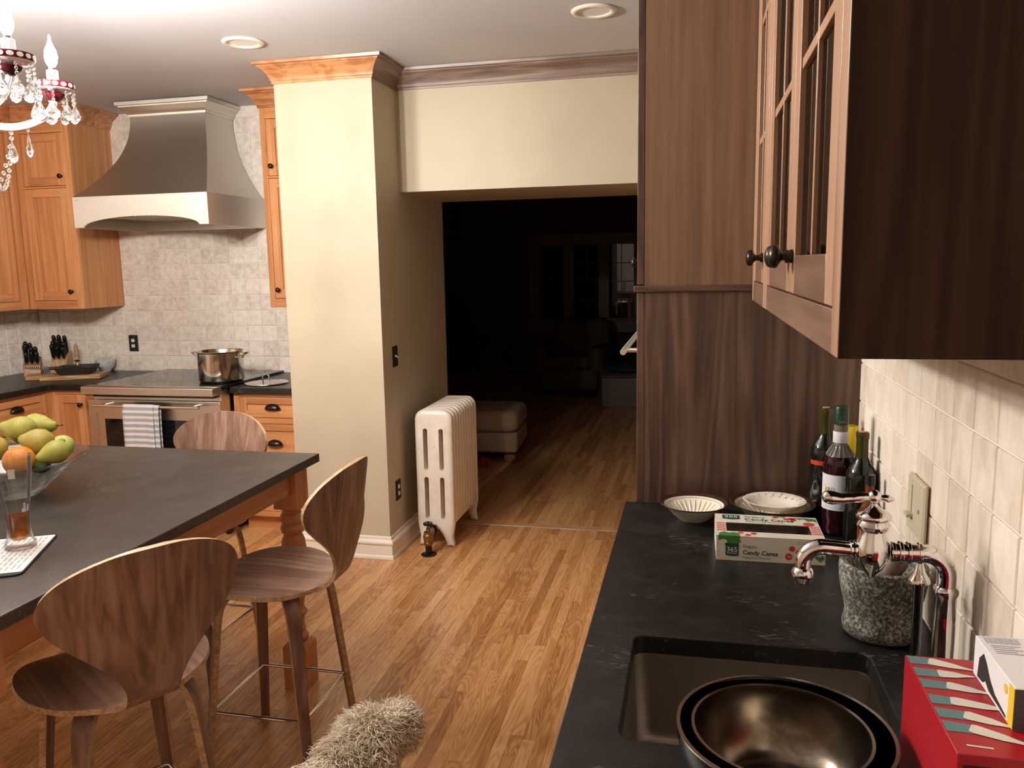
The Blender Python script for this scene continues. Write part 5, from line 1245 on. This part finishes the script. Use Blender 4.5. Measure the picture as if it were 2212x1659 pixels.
for k in range(6):
    y = -.04 + k * .011; b = MB(); b.tube([(-.09, y, .040), (.03, y + .004, .041), (.06, y + .003, .042), (.074, y + .012, .042), (.070, y + .02, .041)], .0045, 8)
    cc = b.build('candy_cane', P('candy_%d' % k, (.17, .045, .04) if k % 2 else (.30, .24, .21), .25), cb, smooth=60)
MB().box((-.12, -.083, .002), (.12, .083, .0025)).build('tray', P('tray_brown', (.03, .012, .01), .6), cb)
FC = Fr((0, -BD, 0), (1, 0, 0), (0, -1, 0))
def flat(name, pts, mat, fr, w, parent):
    return MB().add([fr(a, c, w) for a, c in pts], [tuple(range(len(pts)))]).build(name, mat, parent)
badge = [(-.1015, .0135), (-.0975, .0115), (-.0865, .0102), (-.0755, .0115), (-.0715, .0135), (-.0715, .042), (-.1015, .042)]
flat('holly_print', [(-.118, .0595), (-.118, .049), (-.112, .046), (-.106, .044), (-.1015, .035), (-.1015, .03), (-.0725, .035), (-.0715, .043), (-.066, .046), (-.070, .053), (-.068, .0595)], M_holly, FC, .0003, cb)
flat('badge', badge, M_cartongreen, FC, .0006, cb)
cream_blob = [(-.116 + .009 + .009 * math.cos(t), .046 + .0055 * math.sin(t)) for t in [2 * PI * k / 14 for k in range(14)]]
flat('holly_gap', cream_blob, M_carton, FC, .0004, cb)
text('lettering', '365', .0170, M_cwhite, cb, FC(-.0865, .0215, .0009), (1, 0, 0), (0, 0, 1), align='CENTER')
flat('badge_line', [(-.098, .0185), (-.075, .0185), (-.075, .0173), (-.098, .0173)], M_cwhite, FC, .0009, cb)
text('lettering', 'Organic', .0105, M_ctext, cb, FC(-.0625, .0330, .0005), (1, 0, 0), (0, 0, 1))
text('lettering', 'Candy Canes', .0150, M_ctext, cb, FC(-.0625, .0165, .0005), (1, 0, 0), (0, 0, 1), bold=.0003)
text('lettering', 'Peppermint Flavored', .0075, M_ctext, cb, FC(-.0625, .0068, .0005), (1, 0, 0), (0, 0, 1))
def disc(name, c, r, mat, fr, w, n=20): return flat(name, [(c[0] + r * math.cos(t), c[1] + r * math.sin(t)) for t in [2 * PI * k / n for k in range(n)]], mat, fr, w, cb)
for c, r in (((.049, .036), .0066), ((.064, .0275), .0066), ((.042, .0165), .0082), ((.095, .037), .006)): disc('berry', c, r, M_berry, FC, .0004)
text('lettering', '100', .0065, M_cwhite, cb, FC(.042, .0145, .0007), (1, 0, 0), (0, 0, 1), align='CENTER')
flat('holly_print', [(.098, .018), (.104, .022), (.110, .019), (.118, .024), (.122, .016), (.117, .012), (.112, .007), (.106, .012)], M_holly, FC, .0004, cb)
for k in range(2): flat('small_print', [(.060, .054 - k * .004), (.078, .054 - k * .004), (.078, .0525 - k * .004), (.060, .0525 - k * .004)], M_ink, FC, .0004, cb)
class FTop:
    U = Vector((1, 0, 0))
    def __call__(s, u, v, w): return Vector((u, v, BH + .0002 + w))
FT2 = FTop()
flat('badge', [(-.105, .078), (-.062, .078), (-.062, .046), (-.083, .041), (-.105, .046)], M_cartongreen, FT2, .0003, cb)
text('lettering', '365', .022, M_cwhite, cb, (-.0835, .056, BH + .0006), (1, 0, 0), (0, 1, 0), align='CENTER')
text('lettering', 'Organic', .016, M_ctext, cb, (-.052, .062, BH + .0005), (1, 0, 0), (0, 1, 0))
text('lettering', 'Candy Canes', .022, M_ctext, cb, (-.052, .040, BH + .0005), (1, 0, 0), (0, 1, 0), bold=.0003)
text('lettering', 'Peppermint Flavored', .0105, M_ctext, cb, (-.050, .027, BH + .0005), (1, 0, 0), (0, 1, 0))
flat('holly_print', [(.022, .086), (.052, .086), (.046, .074), (.036, .078), (.026, .072)], M_holly, FT2, .0003, cb)
flat('holly_print', [(.070, .076), (.080, .064), (.092, .070), (.100, .052), (.112, .058), (.121, .045), (.121, .074), (.100, .080), (.086, .078)], M_holly, FT2, .0003, cb)
for c, r in (((.024, .074), .007), ((.050, .064), .008), ((.064, .068), .009), ((.066, .058), .008), ((.100, .030), .014)): disc('berry', c, r, M_berry, FT2, .0004)
for c in ((-.066, -.060), (-.050, -.074), (-.036, -.062)): disc('berry', c, .007, M_berry, FT2, .0004)
flat('holly_print', [(-.118, -.086), (-.068, -.086), (-.070, -.066), (-.082, -.058), (-.094, -.064), (-.104, -.056), (-.116, -.066)], M_holly, FT2, .0003, cb)
for x0, x1 in ((-.121, -.099), (.099, .121)):
    for k in range(5):
        y = -.046 + k * .0135; flat('candy_stripe', [(x0, y), (x1, y - .003), (x1, y + .003), (x0, y + .006)], M_berry, FT2, .0003, cb)

# nested steel mixing bowls beside the sink
M_bowlsteel = mottled('stained_steel', (.09, .07, .045), (.19, .155, .115), (.34, .30, .25), scale=16, rough=.24, metal=1.0, bmp=.05, detail=6)
M_bowlrim = P('bowl_rim_steel', (.50, .47, .42), .22, 1.0)
M_bowlblack = P('dark_bowl_steel', (.055, .048, .040), .16, 1.0)
def steel_bowl(label, loc, R_, H_, mi):
    t = thing('mixing_bowl', label, 'mixing bowl', loc, 0, 'nested steel mixing bowls')
    P_ = [(R_ * .52, 0)] + [(R_ * (.52 + .48 * math.sin(a) ** .9), H_ * (1 - math.cos(a) ** 1.1)) for a in [PI / 2 * k / 10 for k in range(1, 10)]] + [(R_ * .985, H_ * .97)]
    MB().lathe([(.0001, .001)] + P_ + [(r - .0022, z + .0012) for r, z in P_[::-1]] + [(.0001, .0025)], 64).build('vessel', mi, t, smooth=50)
    MB().lathe([(R_ * .975, H_ * .965), (R_, H_ * .975), (R_ * 1.0, H_ * 1.0), (R_ * .965, H_ * 1.0)], 64, closed=True).build('rolled_rim', M_bowlrim, t, smooth=50)
    return t
steel_bowl('larger outer steel mixing bowl standing in front of the sink', (.120, 1.027, KZ), .1365, .106, M_bowlblack)
steel_bowl('smaller stained steel mixing bowl nested in the larger one', (.1175, 1.040, KZ + .0045), .1145, .093, M_bowlsteel)

# boxes of lights
rx = thing('light_string_box', 'red box of holiday light strings standing by the sink', 'box', (.357, .985, KZ))
M_redbox = P('red_carton', (.36, .010, .018), .35); M_bulbprint = P('printed_bulb', (.62, .60, .50), .5); M_teal = P('printed_socket', (.10, .19, .19), .5); M_dkred = P('dark_red_print', (.03, .004, .006), .4)
RW, RD, RH = .080, .1115, .186
MB().box((-RW, -RD, 0), (RW, RD, RH)).build('carton', M_redbox, rx, bev=.001)
class FR2:
    def __call__(s, u, v, w): return Vector((u, v, RH + w))
for k, (y, x, dx, dy) in enumerate(((.098, -.055, .062, -.022), (.066, -.052, .050, -.003), (.037, -.050, .058, -.018), (.000, -.056, .082, -.018), (-.030, -.050, .060, -.026), (-.058, -.052, .070, -.034))):
    e = Vector((dx, dy, 0)) * .70; L_ = e.length; e.normalize(); n = Vector((-e.y, e.x, 0)); c = Vector((x, y, 0)); w_ = .0095
    def pp(a, s): q = c + e * a + n * s; return (q.x, q.y)
    flat('printed_socket', [(-.0785, y + .012), pp(.006, w_), pp(.006, -w_), (-.0785, y - .010)], M_teal, FR2(), .0004, rx)
    flat('printed_bulb', [pp(0, -w_ * .8), pp(L_ * .1, -w_), pp(L_ * .60, -w_ * .75), pp(L_ * .82, -w_ * .42), pp(L_ * 1.2, -w_ * .08), pp(L_ * 1.2, w_ * .08), pp(L_ * .82, w_ * .42), pp(L_ * .60, w_ * .75), pp(L_ * .1, w_), pp(0, w_ * .8)], M_bulbprint, FR2(), .0008, rx)
flat('printed_line', [(-.066, -.092), (-.040, -.094), (-.040, -.097), (-.066, -.095)], M_bulbprint, FR2(), .0004, rx)
FLf = Fr((-RW, 0, 0), (0, -1, 0), (-1, 0, 0))
for k in range(6):
    v1 = .100 - k * .003; flat('small_print', [(.045 + k * .006, .12 - k * .004), (.0475 + k * .006, .12 - k * .004), (.0475 + k * .006, .02), (.045 + k * .006, .02)], P('rp%d' % k, (.50, .16, .15), .5), FLf, .0004, rx)
flat('bar_code_panel', [(.090, .155), (.106, .135), (.106, .02), (.090, .02)], M_bulbprint, FLf, .0004, rx)
flat('front_picture', [(-.074, .008), (.074, .008), (.074, RH - .012), (-.074, RH - .012)], M_dkred, Fr((0, -RD, 0), (1, 0, 0), (0, -1, 0)), .0004, rx)
wx = thing('small_white_box', 'white carton with yellow band and barcode lying on the red box', 'box', (.395, .995, KZ + RH + .0005))
WW, WD, WH = .047, .066, .050
M_wbox = P('white_carton', (.70, .68, .68), .45); M_yel = P('yellow_band', (.72, .47, .02), .45)
MB().box((-WW, -WD, 0), (WW, WD, WH)).build('carton', M_wbox, wx, bev=.001)
FW = Fr((-WW, 0, 0), (0, -1, 0), (-1, 0, 0))
flat('yellow_band', [(.050, .001), (.0655, .001), (.0655, WH - .001), (.050, WH - .001)], M_yel, FW, .0004, wx)
disc_pts = [(.040 + .0055 * math.cos(t), .036 + .0055 * math.sin(t)) for t in [2 * PI * k / 16 for k in range(16)]]
flat('yellow_mark', disc_pts, M_yel, FW, .0004, wx)
flat('product_picture', [(-.050, .004), (-.046, .030), (-.032, .042), (-.020, .034), (-.008, .022), (.010, .012), (.045, .006), (.045, .003), (-.010, .006), (-.022, .012), (-.030, .006)], M_blackmatt, FW, .0004, wx)
class FW2:
    def __call__(s, u, v, w): return Vector((u, v, WH + w))
rb = random.Random(2); x = -.040
while x < -.002:
    w_ = rb.uniform(.0007, .002); flat('barcode_bar', [(x, .062), (x + w_, .062), (x + w_, .045), (x, .045)], M_ink, FW2(), .0003, wx); x += w_ + rb.uniform(.0008, .0016)
for k in range(5): flat('small_print', [(-.038, .040 - k * .005), (-.006 - (k % 2) * .008, .040 - k * .005), (-.006 - (k % 2) * .008, .0382 - k * .005), (-.038, .0382 - k * .005)], M_ink, FW2(), .0003, wx)
text('lettering', 'DEWALT', .0105, M_yel, wx, (-.035, -WD - .0002, .004), (0, 0, 1), (-1, 0, 0), off=.0)
flat('front_band', [(-.047, .001), (.047, .001), (.047, WH - .001), (-.047, WH - .001)], P('charcoal_print', (.06, .055, .05), .5), Fr((0, -WD, 0), (1, 0, 0), (0, -1, 0)), .0004, wx)
# ---------------------------------------------------------------- the dog (only head, neck and back reach into the picture)
M_dogskin = mottled('dog_undercoat', (.54, .44, .32), (.62, .52, .39), (.68, .59, .46), scale=30, rough=.9)
M_curl = mottled('dog_curls', (.70, .59, .43), (.80, .70, .54), (.88, .80, .66), scale=40, rough=.75, island=True, tone=.3, bmp=0)
dg_ = thing('dog', 'small cream curly coated dog standing on the oak floor, seen from behind', 'dog', (-.93, 1.66, 0))
b = MB()
HC = Vector((-.850, 1.915, .345)); MZ = Vector((.62, .72, .06)).normalized()
WI, RU = Vector((-.915, 1.72, .275)), Vector((-1.0, 1.40, .275))
b.ell(HC, (.066, .066, .062), 20, 14)
b.tube([HC, HC + MZ * .06, HC + MZ * .10, HC + MZ * .125], [.055, .046, .040, .026], 14)
b.tube([HC + Vector((0, -.01, -.01)), HC * .5 + WI * .5 + Vector((0, 0, .01)), WI], [.056, .062, .09], 14)
b.tube([WI + Vector((.01, .06, -.01)), WI, WI.lerp(RU, .3), WI.lerp(RU, .6), RU, RU + Vector((-.02, -.07, -.01))], [.062, .105, .112, .100, .100, .06], 18)
side = Vector((.95, -.25, 0)).normalized()
for base, fwd in ((WI + Vector((.01, .03, 0)), .0), (RU + Vector((0, -.01, 0)), 1.0)):
    for s in (-1, 1):
        o_ = base + side * s * .062
        if fwd == 0: pts = [(o_.x, o_.y, .22), (o_.x, o_.y - .012, .14), (o_.x, o_.y, .07), (o_.x + .002, o_.y + .008, .022), (o_.x + .004, o_.y + .035, .018)]; rr = [.048, .034, .028, .026, .022]
        else: pts = [(o_.x, o_.y, .23), (o_.x + .01, o_.y + .045, .15), (o_.x, o_.y - .028, .085), (o_.x, o_.y - .02, .024), (o_.x + .003, o_.y + .018, .018)]; rr = [.062, .044, .027, .025, .022]
        b.tube(pts, rr, 12)
tail = [RU + Vector((-.01, -.06, .05)), RU + Vector((-.015, -.11, .10)), RU + Vector((-.01, -.12, .16)), RU + Vector((0, -.08, .20))]
b.tube(tail, [.03, .026, .024, .018], 10)
er = Vector((MZ.y, -MZ.x, 0))
for s in (-1, 1):
    e0 = HC + er * s * .058 + Vector((0, 0, .02)) - MZ * .015
    b.tube([e0, e0 + er * s * .022 + Vector((0, 0, -.03)), e0 + er * s * .026 + Vector((0, 0, -.075)), e0 + er * s * .02 + Vector((0, 0, -.10))], [.018, .022, .022, .012], 10)
tmp = bpy.data.objects.new('tmp', b.mesh('tmp', M_dogskin)); C.objects.link(tmp)
md = tmp.modifiers.new('r', 'REMESH'); md.mode = 'VOXEL'; md.voxel_size = .009
md = tmp.modifiers.new('s', 'SMOOTH'); md.iterations = 6; md.factor = .5
bme = bpy.data.meshes.new_from_object(tmp.evaluated_get(bpy.context.evaluated_depsgraph_get())); bpy.data.objects.remove(tmp)
off = Vector(dg_.location)
for v in bme.vertices: v.co = v.co - off
bme.materials.clear(); bme.materials.append(M_dogskin); bme.shade_smooth()
body = bpy.data.objects.new('body', bme); C.objects.link(body); body.parent = dg_
rd = random.Random(21); hb = MB()
polys = [(p.center.copy(), p.normal.copy(), p.area) for p in bme.polygons]
tot = sum(a for _, _, a in polys)
def lock(p, n, L, r0, flow, curl=1.0):
    t1 = n.orthogonal().normalized(); t1 = (Matrix.Rotation(rd.uniform(0, 6.28), 3, n) @ t1); t2 = n.cross(t1)
    turns = rd.uniform(.6, 1.3) * curl; cr = rd.uniform(.004, .011); pts = []; ph = rd.uniform(0, 6.28)
    f = (flow + t1 * rd.uniform(-.45, .45)).normalized()
    for i in range(9):
        t = i / 8; a = ph + turns * 2 * PI * t
        c = p - n * .004 + n * (L * .42 * math.sin(t * 2.0)) + f * L * .85 * t ** 1.4
        pts.append(c + (t1 * (math.cos(a) - math.cos(ph)) + t2 * (math.sin(a) - math.sin(ph))) * cr * min(1, t * 2.0))
    hb.tube(pts, [r0 * .8, r0, r0 * 1.05, r0, r0 * .95, r0 * .85, r0 * .65, r0 * .42, r0 * .12], 4)
crown = HC + MZ * .045 - off
for c, n, a in polys:
    wpos = c + off; vis = 1.0 if wpos.y > 1.60 and wpos.z > .16 else .25
    k = 9000 * a / tot * 2.6 * vis; k = int(k) + (rd.random() < k - int(k))
    head = (wpos - HC).length < .14
    for _ in range(k):
        q = c + Vector((rd.uniform(-.005, .005), rd.uniform(-.005, .005), rd.uniform(-.004, .004)))
        if q.z + off.z < .04: continue
        if head: fl_ = (q - crown); fl_.z -= .05; fl_ = fl_.normalized() * .6 + n * .7 + Vector((.1, 0, -.35)); L = rd.uniform(.030, .048)
        else: fl_ = (Vector((-.2, -.8, -.35)) + Vector((n.x, n.y, 0)) * .5); L = rd.uniform(.026, .042)
        lock(q, n, L, rd.uniform(.0009, .0021), fl_.normalized(), .9 if head else 1.7)
tp = HC + MZ * .070 + Vector((0, 0, .035)) - off
for k in range(190):
    n = (Vector((rd.gauss(0, .5), rd.gauss(0, .5), .9)) + MZ * .6).normalized(); lock(tp + Vector((rd.gauss(0, .020), rd.gauss(0, .020), 0)), n, rd.uniform(.04, .062), rd.uniform(.0010, .0022), (MZ + Vector((rd.gauss(0, .6), rd.gauss(0, .6), .1))).normalized(), 1.2)
hair = hb.build('curly_coat', M_curl, dg_, smooth=180); hair['kind'] = 'stuff'
nq = WI.lerp(HC, .12) - off; ax = (HC - WI).normalized(); q_ = ax.to_track_quat('Z', 'Y')
MB().tube([nq + q_ @ Vector((.088 * math.cos(t), .088 * math.sin(t), 0)) for t in [2 * PI * i / 28 for i in range(28)]], .007, 8, True).build('collar', P('purple_collar', (.10, .05, .22), .6), dg_, smooth=60)
HM = HC - off
MB().ell(HM + MZ * .128 + Vector((0, 0, .006)), (.014, .014, .011), 14, 10).build('nose', M_black, dg_, smooth=60)
for s in (-1, 1): MB().ell(HM + MZ * .052 + er * s * .032 + Vector((0, 0, .03)), (.009, .009, .009), 12, 8).build('eye', M_black, dg_, smooth=60)
MB().tube([HM + MZ * .122 + Vector((0, 0, -.016)) + er * .014, HM + MZ * .130 + Vector((0, 0, -.014)), HM + MZ * .122 + Vector((0, 0, -.016)) - er * .014], .003, 6).build('mouth', M_black, dg_, smooth=60)
